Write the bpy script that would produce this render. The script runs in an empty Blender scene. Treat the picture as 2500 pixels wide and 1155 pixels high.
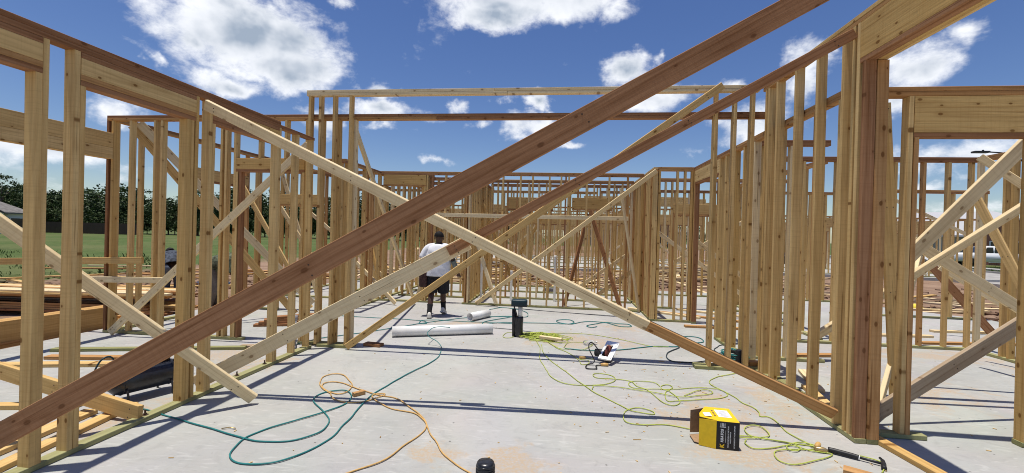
import bpy, bmesh, math, random
from mathutils import Vector, Matrix, noise
R = math.radians
random.seed(7)
S = bpy.context.scene
COL = S.collection

# ---------------------------------------------------------------- camera
cam = bpy.data.cameras.new('camera'); cam.sensor_width = 36.0; cam.lens = 1080.0 / 2500.0 * 36.0
cam.clip_start = 0.05; cam.clip_end = 3000.0
camo = bpy.data.objects.new('camera', cam); COL.objects.link(camo); S.camera = camo
_th = math.atan(125.0 / 1080.0); _p = -5.1 / 1080.0; _r = 0.026
_fw = Vector((-math.sin(_th) * math.cos(_p), math.cos(_th) * math.cos(_p), math.sin(_p)))
_rt0 = Vector((math.cos(_th), math.sin(_th), 0.0)); _up0 = _rt0.cross(_fw)
_rt = _rt0 * math.cos(_r) + _up0 * math.sin(_r); _up = _up0 * math.cos(_r) - _rt0 * math.sin(_r)
camo.matrix_world = Matrix(((_rt.x, _up.x, -_fw.x, 0.0), (_rt.y, _up.y, -_fw.y, 0.0), (_rt.z, _up.z, -_fw.z, 1.65), (0, 0, 0, 1)))

# ---------------------------------------------------------------- light
SUN_DIR = Vector((-0.105, -0.045, 1.0)).normalized()      # towards the sun: high noon, a little to the left
sun = bpy.data.lights.new('sun', 'SUN'); sun.energy = 4.0; sun.angle = R(0.53); sun.color = (1.0, 0.945, 0.855)
suno = bpy.data.objects.new('sun', sun); COL.objects.link(suno)
suno.rotation_euler = SUN_DIR.to_track_quat('Z', 'Y').to_euler(); suno.location = (0, 0, 20)
S.view_settings.view_transform = 'Standard'; S.view_settings.look = 'None'
S.view_settings.exposure = 0.25; S.view_settings.gamma = 1.0; S.view_settings.use_curve_mapping = False
S.render.engine = 'CYCLES'
S.cycles.filter_width = 1.0; S.cycles.max_bounces = 8; S.cycles.diffuse_bounces = 5; S.cycles.transparent_max_bounces = 8
S.render.resolution_x = 1024; S.render.resolution_y = 473

# ---------------------------------------------------------------- node helper
def nn(nt, typ, ins=None, **props):
    n = nt.nodes.new(typ)
    for k, v in props.items(): setattr(n, k, v)
    for k, v in (ins or {}).items():
        s = n.inputs[k]
        if isinstance(v, bpy.types.NodeSocket): nt.links.new(v, s)
        else: s.default_value = v
    return n
def mth(nt, op, a, b=None, c=None, clamp=False):
    n = nt.nodes.new('ShaderNodeMath'); n.operation = op; n.use_clamp = clamp
    for i, v in enumerate((a, b, c)):
        if v is None: continue
        if isinstance(v, bpy.types.NodeSocket): nt.links.new(v, n.inputs[i])
        else: n.inputs[i].default_value = v
    return n.outputs[0]
def smooth(nt, v, a, b):
    n = nt.nodes.new('ShaderNodeMapRange'); n.interpolation_type = 'SMOOTHSTEP'
    nt.links.new(v, n.inputs[0]); n.inputs[1].default_value = a; n.inputs[2].default_value = b
    return n.outputs[0]
def mixc(nt, f, a, b, mode='MIX'):
    n = nt.nodes.new('ShaderNodeMix'); n.data_type = 'RGBA'; n.blend_type = mode
    for i, v in ((0, f), (6, a), (7, b)):
        if isinstance(v, bpy.types.NodeSocket): nt.links.new(v, n.inputs[i])
        elif i == 0: n.inputs[0].default_value = v
        else: n.inputs[i].default_value = (*v, 1.0) if len(v) == 3 else v
    return n.outputs[2]

# ---------------------------------------------------------------- sky with fair-weather clouds
W = bpy.data.worlds.new('World'); S.world = W; W.use_nodes = True
nt = W.node_tree; nt.nodes.clear()
sky = nn(nt, 'ShaderNodeTexSky', sky_type='NISHITA', sun_disc=False)
sky.sun_elevation = math.asin(SUN_DIR.z); sky.sun_rotation = math.atan2(SUN_DIR.x, SUN_DIR.y)
sky.altitude = 30.0; sky.air_density = 1.0; sky.dust_density = 0.4; sky.ozone_density = 2.5
hs = nn(nt, 'ShaderNodeHueSaturation', {'Hue': 0.514, 'Saturation': 1.20, 'Value': 0.86, 'Color': sky.outputs[0]})
bg_sky = nn(nt, 'ShaderNodeBackground', {'Color': hs.outputs[0], 'Strength': 0.10})
tc = nn(nt, 'ShaderNodeTexCoord'); dirv = nn(nt, 'ShaderNodeVectorMath', {0: tc.outputs['Generated']}, operation='NORMALIZE').outputs[0]
sx = nn(nt, 'ShaderNodeSeparateXYZ', {0: dirv})
az = mth(nt, 'ARCTAN2', sx.outputs[0], sx.outputs[1]); el = mth(nt, 'ARCSINE', sx.outputs[2])
# ragged edges: the directions are bent by turbulence before the banks are laid out
wp = nn(nt, 'ShaderNodeTexNoise', {'Vector': dirv, 'Scale': 9.0, 'Detail': 5.0, 'Roughness': 0.6})
ws = nn(nt, 'ShaderNodeSeparateXYZ', {0: wp.outputs[1]})
az = mth(nt, 'ADD', az, mth(nt, 'MULTIPLY', mth(nt, 'SUBTRACT', ws.outputs[0], 0.5), 0.15)); el0 = el
el = mth(nt, 'ADD', el, mth(nt, 'MULTIPLY', mth(nt, 'SUBTRACT', ws.outputs[1], 0.5), 0.085))
# cloud banks: azimuth, elevation, half width, half height (radians), weight
CLOUDS = [(-0.6645, 0.3515, 0.158, 0.0758, 1.25), (-0.5934, 0.3157, 0.1092, 0.0457, 1.2), (-0.7471, 0.3251, 0.0723, 0.0399, 0.95), (-0.7024, 0.273, 0.0769, 0.0284, 0.95), (-0.6921, 0.3988, 0.0974, 0.0391, 1.2), (-0.4851, 0.4491, 0.0481, 0.0194, 0.9), (-0.0832, 0.4941, 0.2354, 0.0571, 1.3), (-0.1745, 0.4627, 0.1191, 0.0353, 1.1), (0.0811, 0.4718, 0.0709, 0.0287, 0.8), (0.1375, 0.3476, 0.0649, 0.0459, 0.95), (0.2047, 0.3698, 0.0266, 0.0229, 0.8), (0.1734, 0.2934, 0.1101, 0.039, 0.95), (-0.4274, 0.2894, 0.0544, 0.0282, 0.9), (-0.4139, 0.2557, 0.1011, 0.0264, 0.95), (-0.2469, 0.2775, 0.0409, 0.022, 0.9), (-0.1553, 0.2844, 0.0369, 0.0238, 0.75), (-0.0722, 0.2863, 0.0415, 0.0255, 0.95), (-0.0939, 0.2369, 0.0784, 0.0331, 0.9), (-0.1956, 0.2398, 0.0551, 0.0174, 0.75), (0.6098, 0.2938, 0.0648, 0.0509, 0.8), (0.6628, 0.3299, 0.0446, 0.0237, 0.72), (0.5847, 0.2467, 0.0433, 0.0333, 0.8), (0.3863, 0.2217, 0.0782, 0.0541, 0.95), (0.4588, 0.3015, 0.0521, 0.0779, 0.95), (0.3328, 0.3112, 0.045, 0.0303, 0.7), (-0.8655, 0.1913, 0.0595, 0.0357, 0.85), (-0.9381, 0.1079, 0.1036, 0.031, 0.8), (-0.5154, 0.2265, 0.0549, 0.0403, 0.85), (0.6623, 0.1506, 0.1088, 0.0323, 0.85), (0.7089, 0.0645, 0.0815, 0.0188, 0.7), (-0.7985, 0.279, 0.0167, 0.0119, 0.7), (0.0173, 0.2001, 0.0545, 0.0123, 0.6), (-0.4003, 0.2219, 0.0765, 0.0168, 0.7), (-0.8384, 0.0883, 0.094, 0.0275, 0.65), (0.6539, 0.1057, 0.0574, 0.0184, 0.7), (-0.6338, 0.2032, 0.0628, 0.023, 0.6), (-0.2933, 0.1513, 0.0537, 0.0142, 0.5), (0.2746, 0.1894, 0.0948, 0.0215, 0.6)]
acc = None
for (ca, ce, ra, re, wgt) in CLOUDS:
    u = mth(nt, 'MULTIPLY', mth(nt, 'SUBTRACT', az, ca), 1.0 / ra); v = mth(nt, 'MULTIPLY', mth(nt, 'SUBTRACT', el, ce), 1.0 / re)
    d = mth(nt, 'SQRT', mth(nt, 'ADD', mth(nt, 'MULTIPLY', u, u), mth(nt, 'MULTIPLY', v, v)))
    b = mth(nt, 'MULTIPLY', mth(nt, 'SUBTRACT', 1.0, mth(nt, 'MULTIPLY', d, 0.62), None, True), wgt)
    acc = b if acc is None else mth(nt, 'SMOOTH_MAX', acc, b, 0.08)
def cloudnoise(zoff, sc, det, ro):
    mp = nn(nt, 'ShaderNodeMapping', {'Vector': dirv, 'Scale': (1.0, 1.0, 1.6), 'Location': (3.1, 1.7, zoff)})
    return nn(nt, 'ShaderNodeTexNoise', {'Vector': mp.outputs[0], 'Scale': sc, 'Detail': det, 'Roughness': ro, 'Distortion': 0.2}).outputs[0]
n1 = cloudnoise(0.0, 6.0, 4.0, 0.5); n2 = cloudnoise(-0.05, 6.0, 4.0, 0.5); nh = cloudnoise(0.7, 17.0, 8.0, 0.62)
big = nn(nt, 'ShaderNodeTexNoise', {'Vector': dirv, 'Scale': 2.2, 'Detail': 2.0}).outputs[0]
# the rest of the sky carries the same broken clouds, closing up towards the horizon
low = mth(nt, 'MULTIPLY', mth(nt, 'SUBTRACT', 1.0, smooth(nt, sx.outputs[2], 0.02, 0.22)), 0.32)
acc = mth(nt, 'MAXIMUM', acc, mth(nt, 'ADD', mth(nt, 'MULTIPLY', smooth(nt, big, 0.52, 0.75), 0.50), low))
body_d = mth(nt, 'ADD', mth(nt, 'MULTIPLY', acc, 0.86), mth(nt, 'MULTIPLY', mth(nt, 'SUBTRACT', n1, 0.5), 0.75))
dens = mth(nt, 'ADD', body_d, mth(nt, 'MULTIPLY', mth(nt, 'SUBTRACT', nh, 0.5), 0.75))
alpha = mth(nt, 'MULTIPLY', smooth(nt, dens, 0.30, 0.68), 0.97)
thick = smooth(nt, body_d, 0.46, 0.98)
lit = smooth(nt, mth(nt, 'SUBTRACT', n2, n1), -0.12, 0.12)
shade = mth(nt, 'ADD', mth(nt, 'MULTIPLY', thick, mth(nt, 'SUBTRACT', 1.15, mth(nt, 'MULTIPLY', lit, 0.75))), mth(nt, 'MULTIPLY', mth(nt, 'SUBTRACT', 0.55, nh), 0.35), None, True)
ccol = mixc(nt, shade, (0.92, 0.94, 0.98), (0.33, 0.40, 0.50))
bg_c = nn(nt, 'ShaderNodeBackground', {'Color': ccol, 'Strength': 0.95})
mixs = nn(nt, 'ShaderNodeMixShader', {0: alpha, 1: bg_sky.outputs[0], 2: bg_c.outputs[0]})
nn(nt, 'ShaderNodeOutputWorld', {'Surface': mixs.outputs[0]})

# ---------------------------------------------------------------- materials
MAT = {}
def material(name, rough=0.7, spec=0.3):
    m = bpy.data.materials.new(name); m.use_nodes = True
    b = m.node_tree.nodes['Principled BSDF']; b.inputs['Roughness'].default_value = rough
    b.inputs['Specular IOR Level'].default_value = spec
    MAT[name] = m
    return m, m.node_tree, b
def plain(name, col, rough=0.6, spec=0.3, metal=0.0, var=0.12, scale=30.0):
    m, t, b = material(name, rough, spec); b.inputs['Metallic'].default_value = metal
    c = nn(t, 'ShaderNodeTexCoord'); n = nn(t, 'ShaderNodeTexNoise', {'Vector': c.outputs['Object'], 'Scale': scale, 'Detail': 4.0})
    f = smooth(t, n.outputs[0], 0.3, 0.7)
    t.links.new(mixc(t, f, tuple(x * (1 - var) for x in col), tuple(min(1, x * (1 + var)) for x in col)), b.inputs['Base Color'])
    return m
def wood(name, ca, cb, cc, knot=1.0, grain=0.30):
    m, t, b = material(name, 0.80, 0.08)
    c = nn(t, 'ShaderNodeTexCoord'); oi = nn(t, 'ShaderNodeObjectInfo'); r = oi.outputs['Random']
    off = nn(t, 'ShaderNodeCombineXYZ', {0: mth(t, 'MULTIPLY', r, 41.0), 1: mth(t, 'MULTIPLY', r, 17.0), 2: mth(t, 'MULTIPLY', r, 29.0)})
    v = nn(t, 'ShaderNodeVectorMath', {0: c.outputs['Object'], 1: off.outputs[0]}, operation='ADD').outputs[0]
    # long wavy grain
    m1 = nn(t, 'ShaderNodeMapping', {'Vector': v, 'Scale': (0.9, 16.0, 16.0)})
    g1 = nn(t, 'ShaderNodeTexNoise', {'Vector': m1.outputs[0], 'Scale': 1.0, 'Detail': 5.0, 'Roughness': 0.6, 'Distortion': 1.2}).outputs[0]
    m2 = nn(t, 'ShaderNodeMapping', {'Vector': v, 'Scale': (1.6, 70.0, 70.0)})
    g2 = nn(t, 'ShaderNodeTexNoise', {'Vector': m2.outputs[0], 'Scale': 1.0, 'Detail': 3.0, 'Distortion': 0.5}).outputs[0]
    # cathedral rings
    wv = nn(t, 'ShaderNodeTexWave', {'Vector': m1.outputs[0], 'Scale': 0.55, 'Distortion': 7.0, 'Detail': 2.0, 'Detail Scale': 0.7}, wave_type='RINGS').outputs[1]
    # knots
    vx = nn(t, 'ShaderNodeSeparateXYZ', {0: v})
    kv = nn(t, 'ShaderNodeCombineXYZ', {0: mth(t, 'MULTIPLY', vx.outputs[0], 4.3), 1: mth(t, 'MULTIPLY', vx.outputs[2], 7.5)})
    vn = nn(t, 'ShaderNodeTexVoronoi', {'Vector': kv.outputs[0], 'Scale': 1.0, 'Randomness': 1.0}, voronoi_dimensions='2D')
    vo = vn.outputs['Distance']; vc = nn(t, 'ShaderNodeSeparateColor', {0: vn.outputs['Color']})
    gate = mth(t, 'GREATER_THAN', vc.outputs[0], 0.48); size = mth(t, 'ADD', 0.55, mth(t, 'MULTIPLY', vc.outputs[1], 0.9)); vo = mth(t, 'DIVIDE', vo, size)
    kn = mth(t, 'MULTIPLY', gate, mth(t, 'SUBTRACT', 1.0, smooth(t, vo, 0.05, 0.10))); halo = mth(t, 'MULTIPLY', gate, mth(t, 'SUBTRACT', 1.0, smooth(t, vo, 0.08, 0.30)))
    # marks of the saw across the grain, drying checks along it
    m4 = nn(t, 'ShaderNodeMapping', {'Vector': v, 'Scale': (85.0, 3.0, 3.0)})
    saw = nn(t, 'ShaderNodeTexNoise', {'Vector': m4.outputs[0], 'Scale': 1.0, 'Detail': 2.0}).outputs[0]
    m5 = nn(t, 'ShaderNodeMapping', {'Vector': v, 'Scale': (1.1, 45.0, 45.0)})
    chk = nn(t, 'ShaderNodeTexNoise', {'Vector': m5.outputs[0], 'Scale': 1.0, 'Detail': 1.0}).outputs[0]
    base = mixc(t, smooth(t, r, 0.0, 0.55), ca, cb); base = mixc(t, smooth(t, r, 0.5, 1.0), base, cc)
    # warm and grey blotches from board to board
    bl = nn(t, 'ShaderNodeTexNoise', {'Vector': v, 'Scale': 1.7, 'Detail': 3.0}).outputs[0]
    base = mixc(t, mth(t, 'MULTIPLY', smooth(t, bl, 0.42, 0.72), 0.35), base, tuple(x * 0.72 for x in ca))
    dark = tuple(x * f for x, f in zip(ca, (0.50, 0.40, 0.30)))
    k = mth(t, 'ADD', mth(t, 'MULTIPLY', smooth(t, g1, 0.42, 0.70), grain), mth(t, 'MULTIPLY', smooth(t, g2, 0.45, 0.75), grain * 0.75))
    k = mth(t, 'ADD', k, mth(t, 'MULTIPLY', smooth(t, wv, 0.6, 1.0), grain * 0.55)); k = mth(t, 'ADD', k, mth(t, 'MULTIPLY', halo, 0.16 * knot), None, True)
    col = mixc(t, k, base, dark)
    col = mixc(t, mth(t, 'MULTIPLY', kn, 0.85 * knot), col, tuple(x * f for x, f in zip(ca, (0.26, 0.17, 0.11))))
    col = mixc(t, mth(t, 'MULTIPLY', smooth(t, saw, 0.48, 0.70), 0.13), col, dark)
    col = mixc(t, mth(t, 'MULTIPLY', smooth(t, chk, 0.72, 0.78), 0.55), col, tuple(x * f for x, f in zip(ca, (0.30, 0.22, 0.16))))
    t.links.new(col, b.inputs['Base Color'])
    bp = nn(t, 'ShaderNodeBump', {'Strength': 0.3, 'Distance': 0.004, 'Height': mth(t, 'ADD', g2, mth(t, 'ADD', g1, mth(t, 'MULTIPLY', saw, 0.5)))}); t.links.new(bp.outputs[0], b.inputs['Normal'])
    return m
wood('pine', (0.68, 0.455, 0.185), (0.74, 0.525, 0.24), (0.62, 0.40, 0.148), 1.0, 0.34)
wood('spruce', (0.79, 0.635, 0.38), (0.83, 0.685, 0.43), (0.75, 0.58, 0.32), 0.8, 0.24)
wood('fir', (0.355, 0.18, 0.088), (0.41, 0.215, 0.108), (0.315, 0.155, 0.074), 0.7, 0.45)
wood('redpine', (0.50, 0.275, 0.11), (0.56, 0.325, 0.14), (0.45, 0.235, 0.09), 0.9, 0.38)
wood('treated', (0.33, 0.325, 0.155), (0.38, 0.37, 0.19), (0.29, 0.295, 0.135), 0.6, 0.32)
wood('lvl', (0.56, 0.34, 0.13), (0.60, 0.37, 0.15), (0.52, 0.31, 0.11), 0.1, 0.28)
wood('weathered', (0.42, 0.33, 0.23), (0.48, 0.38, 0.27), (0.36, 0.27, 0.19), 0.5, 0.35)

m, t, b = material('concrete', 0.85, 0.12)
c = nn(t, 'ShaderNodeTexCoord').outputs['Object']
a1 = nn(t, 'ShaderNodeTexNoise', {'Vector': c, 'Scale': 0.55, 'Detail': 6.0, 'Roughness': 0.6, 'Distortion': 0.6}).outputs[0]
a2 = nn(t, 'ShaderNodeTexNoise', {'Vector': c, 'Scale': 4.0, 'Detail': 8.0, 'Roughness': 0.7, 'Distortion': 1.5}).outputs[0]
mp = nn(t, 'ShaderNodeMapping', {'Vector': c, 'Rotation': (0, 0, 0.5), 'Scale': (3.0, 14.0, 1.0)})
a3 = nn(t, 'ShaderNodeTexNoise', {'Vector': mp.outputs[0], 'Scale': 1.0, 'Detail': 6.0, 'Roughness': 0.65, 'Distortion': 2.5}).outputs[0]
col = mixc(t, smooth(t, a1, 0.30, 0.70), (0.36, 0.358, 0.338), (0.43, 0.426, 0.402))
col = mixc(t, mth(t, 'MULTIPLY', smooth(t, a2, 0.48, 0.74), 0.45), col, tuple(x * 0.76 for x in (0.36, 0.358, 0.338)))
col = mixc(t, mth(t, 'MULTIPLY', smooth(t, a3, 0.54, 0.72), 0.34), col, tuple(x * 0.74 for x in (0.36, 0.358, 0.338)))
mp2 = nn(t, 'ShaderNodeMapping', {'Vector': c, 'Rotation': (0, 0, -0.8), 'Scale': (2.0, 9.0, 1.0)})
a4 = nn(t, 'ShaderNodeTexNoise', {'Vector': mp2.outputs[0], 'Scale': 1.0, 'Detail': 5.0, 'Distortion': 3.0}).outputs[0]
col = mixc(t, mth(t, 'MULTIPLY', smooth(t, a4, 0.55, 0.70), 0.4), col, tuple(min(1, x * 1.25) for x in (0.43, 0.426, 0.402)))
tn = nn(t, 'ShaderNodeTexNoise', {'Vector': c, 'Scale': 0.8, 'Detail': 5.0, 'Distortion': 1.0}).outputs[1]
col = mixc(t, 0.07, col, tn, 'OVERLAY')
a5 = nn(t, 'ShaderNodeTexNoise', {'Vector': c, 'Scale': 38.0, 'Detail': 4.0, 'Roughness': 0.7}).outputs[0]
col = mixc(t, mth(t, 'MULTIPLY', smooth(t, a5, 0.60, 0.78), 0.35), col, tuple(x * 0.6 for x in (0.36, 0.358, 0.338)))
mp3 = nn(t, 'ShaderNodeMapping', {'Vector': c, 'Rotation': (0, 0, 1.1), 'Scale': (2.2, 60.0, 1.0)})
a6 = nn(t, 'ShaderNodeTexNoise', {'Vector': mp3.outputs[0], 'Scale': 1.0, 'Detail': 3.0, 'Distortion': 1.5}).outputs[0]
col = mixc(t, mth(t, 'MULTIPLY', smooth(t, a6, 0.62, 0.74), 0.22), col, tuple(x * 0.62 for x in (0.36, 0.358, 0.338)))
a7 = nn(t, 'ShaderNodeTexNoise', {'Vector': c, 'Scale': 1.6, 'Detail': 9.0, 'Roughness': 0.75, 'Distortion': 2.2}).outputs[0]
col = mixc(t, mth(t, 'MULTIPLY', smooth(t, a7, 0.60, 0.68), 0.28), col, tuple(x * f for x, f in zip((0.36, 0.358, 0.338), (0.66, 0.64, 0.60))))
col = mixc(t, mth(t, 'MULTIPLY', smooth(t, a7, 0.40, 0.30), 0.3), col, tuple(min(1, x * 1.18) for x in (0.43, 0.426, 0.402)))
# pits and specks
vs = nn(t, 'ShaderNodeTexVoronoi', {'Vector': c, 'Scale': 6.0}).outputs['Distance']
col = mixc(t, mth(t, 'MULTIPLY', mth(t, 'SUBTRACT', 1.0, smooth(t, vs, 0.03, 0.075)), 0.85), col, (0.10, 0.095, 0.09))
# sawdust lying where boards were cut, with ragged edges
cs = nn(t, 'ShaderNodeSeparateXYZ', {0: c}); dn = nn(t, 'ShaderNodeTexNoise', {'Vector': c, 'Scale': 3.0, 'Detail': 7.0, 'Roughness': 0.7, 'Distortion': 0.8}).outputs[0]
sd = None
for (ux, uy, rx, ry) in ((1.45, 4.35, 0.75, 0.75), (2.2, 4.9, 0.3, 0.8), (1.5, 3.55, 0.9, 0.35), (0.3, 7.0, 1.1, 0.8), (-3.55, 5.0, 0.35, 0.9), (-3.7, 3.3, 0.3, 0.9), (-0.3, 3.1, 0.35, 0.5), (5.5, 7.3, 1.4, 0.5), (-1.7, 7.9, 0.8, 0.4), (-4.3, 5.2, 0.6, 0.5), (1.9, 9.4, 0.7, 0.6), (1.2, 8.3, 0.9, 0.5), (4.0, 5.5, 0.8, 0.9), (-0.9, 3.2, 0.5, 0.25), (6.5, 6.2, .8, 1.2)):
    u = mth(t, 'MULTIPLY', mth(t, 'SUBTRACT', cs.outputs[0], ux), 1 / rx); v = mth(t, 'MULTIPLY', mth(t, 'SUBTRACT', cs.outputs[1], uy), 1 / ry)
    d = mth(t, 'SUBTRACT', 1.0, mth(t, 'SQRT', mth(t, 'ADD', mth(t, 'MULTIPLY', u, u), mth(t, 'MULTIPLY', v, v))))
    sd = d if sd is None else mth(t, 'MAXIMUM', sd, d)
sd = smooth(t, mth(t, 'ADD', mth(t, 'MULTIPLY', sd, 0.55), mth(t, 'MULTIPLY', mth(t, 'SUBTRACT', dn, 0.5), 2.3)), 0.12, 0.46)
col = mixc(t, mth(t, 'MULTIPLY', mth(t, 'MULTIPLY', sd, smooth(t, a5, 0.30, 0.62)), 0.85), col, (0.44, 0.335, 0.225))
t.links.new(col, b.inputs['Base Color'])
bp = nn(t, 'ShaderNodeBump', {'Strength': 0.22, 'Distance': 0.01, 'Height': mth(t, 'ADD', a2, a3)}); t.links.new(bp.outputs[0], b.inputs['Normal'])

m, t, b = material('soil', 0.95, 0.1)
c = nn(t, 'ShaderNodeTexCoord').outputs['Object']; cs = nn(t, 'ShaderNodeSeparateXYZ', {0: c})
a1 = nn(t, 'ShaderNodeTexNoise', {'Vector': c, 'Scale': 0.9, 'Detail': 9.0, 'Roughness': 0.7}).outputs[0]
a2 = nn(t, 'ShaderNodeTexNoise', {'Vector': c, 'Scale': 0.12, 'Detail': 5.0}).outputs[0]
a3 = nn(t, 'ShaderNodeTexNoise', {'Vector': c, 'Scale': 6.0, 'Detail': 6.0, 'Roughness': 0.8}).outputs[0]
dirt = mixc(t, smooth(t, a1, 0.3, 0.7), (0.20, 0.125, 0.082), (0.33, 0.225, 0.155))
dirt = mixc(t, mth(t, 'MULTIPLY', smooth(t, a3, 0.55, 0.8), 0.6), dirt, (0.13, 0.08, 0.055))
grs = mixc(t, smooth(t, a1, 0.3, 0.72), (0.068, 0.105, 0.030), (0.105, 0.145, 0.045))
grs = mixc(t, mth(t, 'MULTIPLY', smooth(t, a2, 0.42, 0.62), 0.6), grs, (0.15, 0.155, 0.065))
grs = mixc(t, mth(t, 'MULTIPLY', smooth(t, a3, 0.48, 0.66), 0.55), grs, (0.045, 0.068, 0.020))
ag = nn(t, 'ShaderNodeTexNoise', {'Vector': c, 'Scale': 0.35, 'Detail': 8.0, 'Roughness': 0.75, 'Distortion': 1.0}).outputs[0]
grs = mixc(t, mth(t, 'MULTIPLY', smooth(t, ag, 0.50, 0.62), 0.5), grs, (0.060, 0.078, 0.026))
# grass starts beyond the building plots
gx = mth(t, 'ADD', mth(t, 'MULTIPLY', mth(t, 'SUBTRACT', a2, 0.5), 9.0), mth(t, 'MULTIPLY', mth(t, 'SUBTRACT', a1, 0.5), 3.0))
gl = smooth(t, mth(t, 'ADD', mth(t, 'MULTIPLY', cs.outputs[0], -1.0), gx), 14.5, 17.0)
gf = smooth(t, mth(t, 'ADD', cs.outputs[1], gx), 75.0, 82.0)
gr = smooth(t, mth(t, 'ADD', cs.outputs[0], mth(t, 'MULTIPLY', gx, 0.3)), 27.5, 28.5)
t.links.new(mixc(t, mth(t, 'MAXIMUM', gl, mth(t, 'MAXIMUM', gf, gr)), dirt, grs), b.inputs['Base Color'])
bp = nn(t, 'ShaderNodeBump', {'Strength': 0.8, 'Distance': 0.06, 'Height': mth(t, 'ADD', a1, mth(t, 'MULTIPLY', a3, 0.4))}); t.links.new(bp.outputs[0], b.inputs['Normal'])

m, t, b = material('leaf', 0.6, 0.3)
oi = nn(t, 'ShaderNodeObjectInfo'); gi = nn(t, 'ShaderNodeNewGeometry')
f = gi.outputs['Random Per Island']
cl = mixc(t, f, (0.018, 0.040, 0.010), (0.060, 0.095, 0.024)); cl = mixc(t, mth(t, 'MULTIPLY', oi.outputs['Random'], 0.4), cl, (0.07, 0.095, 0.024))
t.links.new(cl, b.inputs['Base Color']); b.inputs['Transmission Weight'].default_value = 0.0
m, t, b = material('blade', 0.7, 0.2)
gi = nn(t, 'ShaderNodeNewGeometry'); t.links.new(mixc(t, gi.outputs['Random Per Island'], (0.065, 0.10, 0.028), (0.115, 0.15, 0.045)), b.inputs['Base Color'])
m, t, b = material('shingle', 0.9, 0.15)
c = nn(t, 'ShaderNodeTexCoord').outputs['Object']; a1 = nn(t, 'ShaderNodeTexNoise', {'Vector': c, 'Scale': 3.0, 'Detail': 6.0}).outputs[0]
t.links.new(mixc(t, smooth(t, a1, 0.3, 0.7), (0.15, 0.14, 0.13), (0.22, 0.205, 0.19)), b.inputs['Base Color'])
m, t, b = material('brick', 0.9, 0.15)
c = nn(t, 'ShaderNodeTexCoord').outputs['Object']
bk = nn(t, 'ShaderNodeTexBrick', {'Vector': c, 'Color1': (0.32, 0.14, 0.09, 1), 'Color2': (0.24, 0.11, 0.08, 1), 'Mortar': (0.4, 0.37, 0.33, 1), 'Scale': 4.0})
t.links.new(bk.outputs[0], b.inputs['Base Color'])
plain('bark', (0.12, 0.085, 0.06)); plain('felt', (0.44, 0.44, 0.45), 0.8); plain('siding', (0.62, 0.62, 0.60), 0.7)
plain('pane', (0.02, 0.025, 0.03), 0.08, 0.6); plain('trim', (0.7, 0.7, 0.68)); plain('fence', (0.075, 0.055, 0.042), 0.9)
plain('pvc', (0.80, 0.80, 0.79), 0.35, 0.45, 0, 0.05, 6.0); plain('pvc_dirty', (0.62, 0.62, 0.62), 0.5, 0.4, 0, 0.2)
plain('grey_pvc', (0.30, 0.30, 0.33), 0.5); plain('black', (0.018, 0.018, 0.02), 0.5, 0.4, 0, 0.35, 12.0)
plain('black_wrap', (0.02, 0.021, 0.025), 0.28, 0.5, 0, 0.5, 25.0); plain('tank', (0.018, 0.022, 0.034), 0.32, 0.5, 0, 0.3)
plain('dark_teal', (0.012, 0.035, 0.046), 0.4); plain('teal', (0.022, 0.19, 0.185), 0.45, 0.4, 0, 0.1)
plain('orange', (0.60, 0.37, 0.13), 0.5); plain('lime', (0.42, 0.48, 0.085), 0.5, 0.3, 0, 0.15)
plain('brass', (0.55, 0.40, 0.18), 0.35, 0.5, 0.8); plain('steel', (0.62, 0.63, 0.65), 0.3, 0.5, 0.9, 0.06)
plain('plate', (0.74, 0.75, 0.77), 0.38, 0.5, 0.25, 0.05); plain('maroon', (0.20, 0.055, 0.04), 0.5)
plain('rust', (0.10, 0.065, 0.045), 0.7, 0.3, 0.5); plain('rubber', (0.012, 0.012, 0.012), 0.7)
plain('box_yellow', (0.80, 0.52, 0.02), 0.6, 0.3, 0, 0.05); plain('box_black', (0.022, 0.021, 0.022), 0.6); plain('kraft', (0.34, 0.22, 0.125), 0.85)
plain('paper', (0.78, 0.79, 0.84), 0.7, 0.2, 0, 0.04); plain('print_white', (0.75, 0.75, 0.73)); plain('print_grey', (0.28, 0.28, 0.26))
plain('skin', (0.075, 0.038, 0.024), 0.5, 0.35); plain('hair', (0.008, 0.007, 0.007), 0.8); plain('shirt', (0.72, 0.73, 0.77), 0.85, 0.2, 0, 0.05, 10)
plain('shorts', (0.016, 0.016, 0.02), 0.85); plain('leather', (0.055, 0.022, 0.018), 0.6, 0.35, 0, 0.4); plain('sock', (0.02, 0.02, 0.021), 0.9)
plain('shoe', (0.70, 0.67, 0.61), 0.6); plain('sole', (0.62, 0.60, 0.56), 0.7); plain('sleeve', (0.16, 0.18, 0.165), 0.8, 0.2, 0, 0.3, 40)
plain('camo', (0.10, 0.115, 0.075), 0.85, 0.2, 0, 0.7, 16); plain('camo_blue', (0.055, 0.065, 0.085), 0.85, 0.2, 0, 0.6, 16); plain('pants', (0.17, 0.15, 0.135), 0.9); plain('jeans', (0.10, 0.12, 0.16), 0.9)
plain('car_white', (0.74, 0.75, 0.76), 0.25, 0.5, 0, 0.03); plain('car_dark', (0.03, 0.032, 0.035), 0.35); plain('chrome', (0.7, 0.7, 0.7), 0.15, 0.5, 1.0)
plain('tail_red', (0.35, 0.02, 0.02), 0.3); plain('street', (0.36, 0.345, 0.32), 0.9, 0.15, 0, 0.15, 2.0); plain('lamp_metal', (0.03, 0.03, 0.032), 0.5)
plain('tape', (0.80, 0.62, 0.06), 0.6); plain('tarp', (0.03, 0.05, 0.09), 0.5, 0.4, 0, 0.4)
m, t, b = material('clear_plastic', 0.12, 0.5); b.inputs['Base Color'].default_value = (0.9, 0.93, 0.95, 1); b.inputs['Transmission Weight'].default_value = 0.85; b.inputs['IOR'].default_value = 1.2

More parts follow.
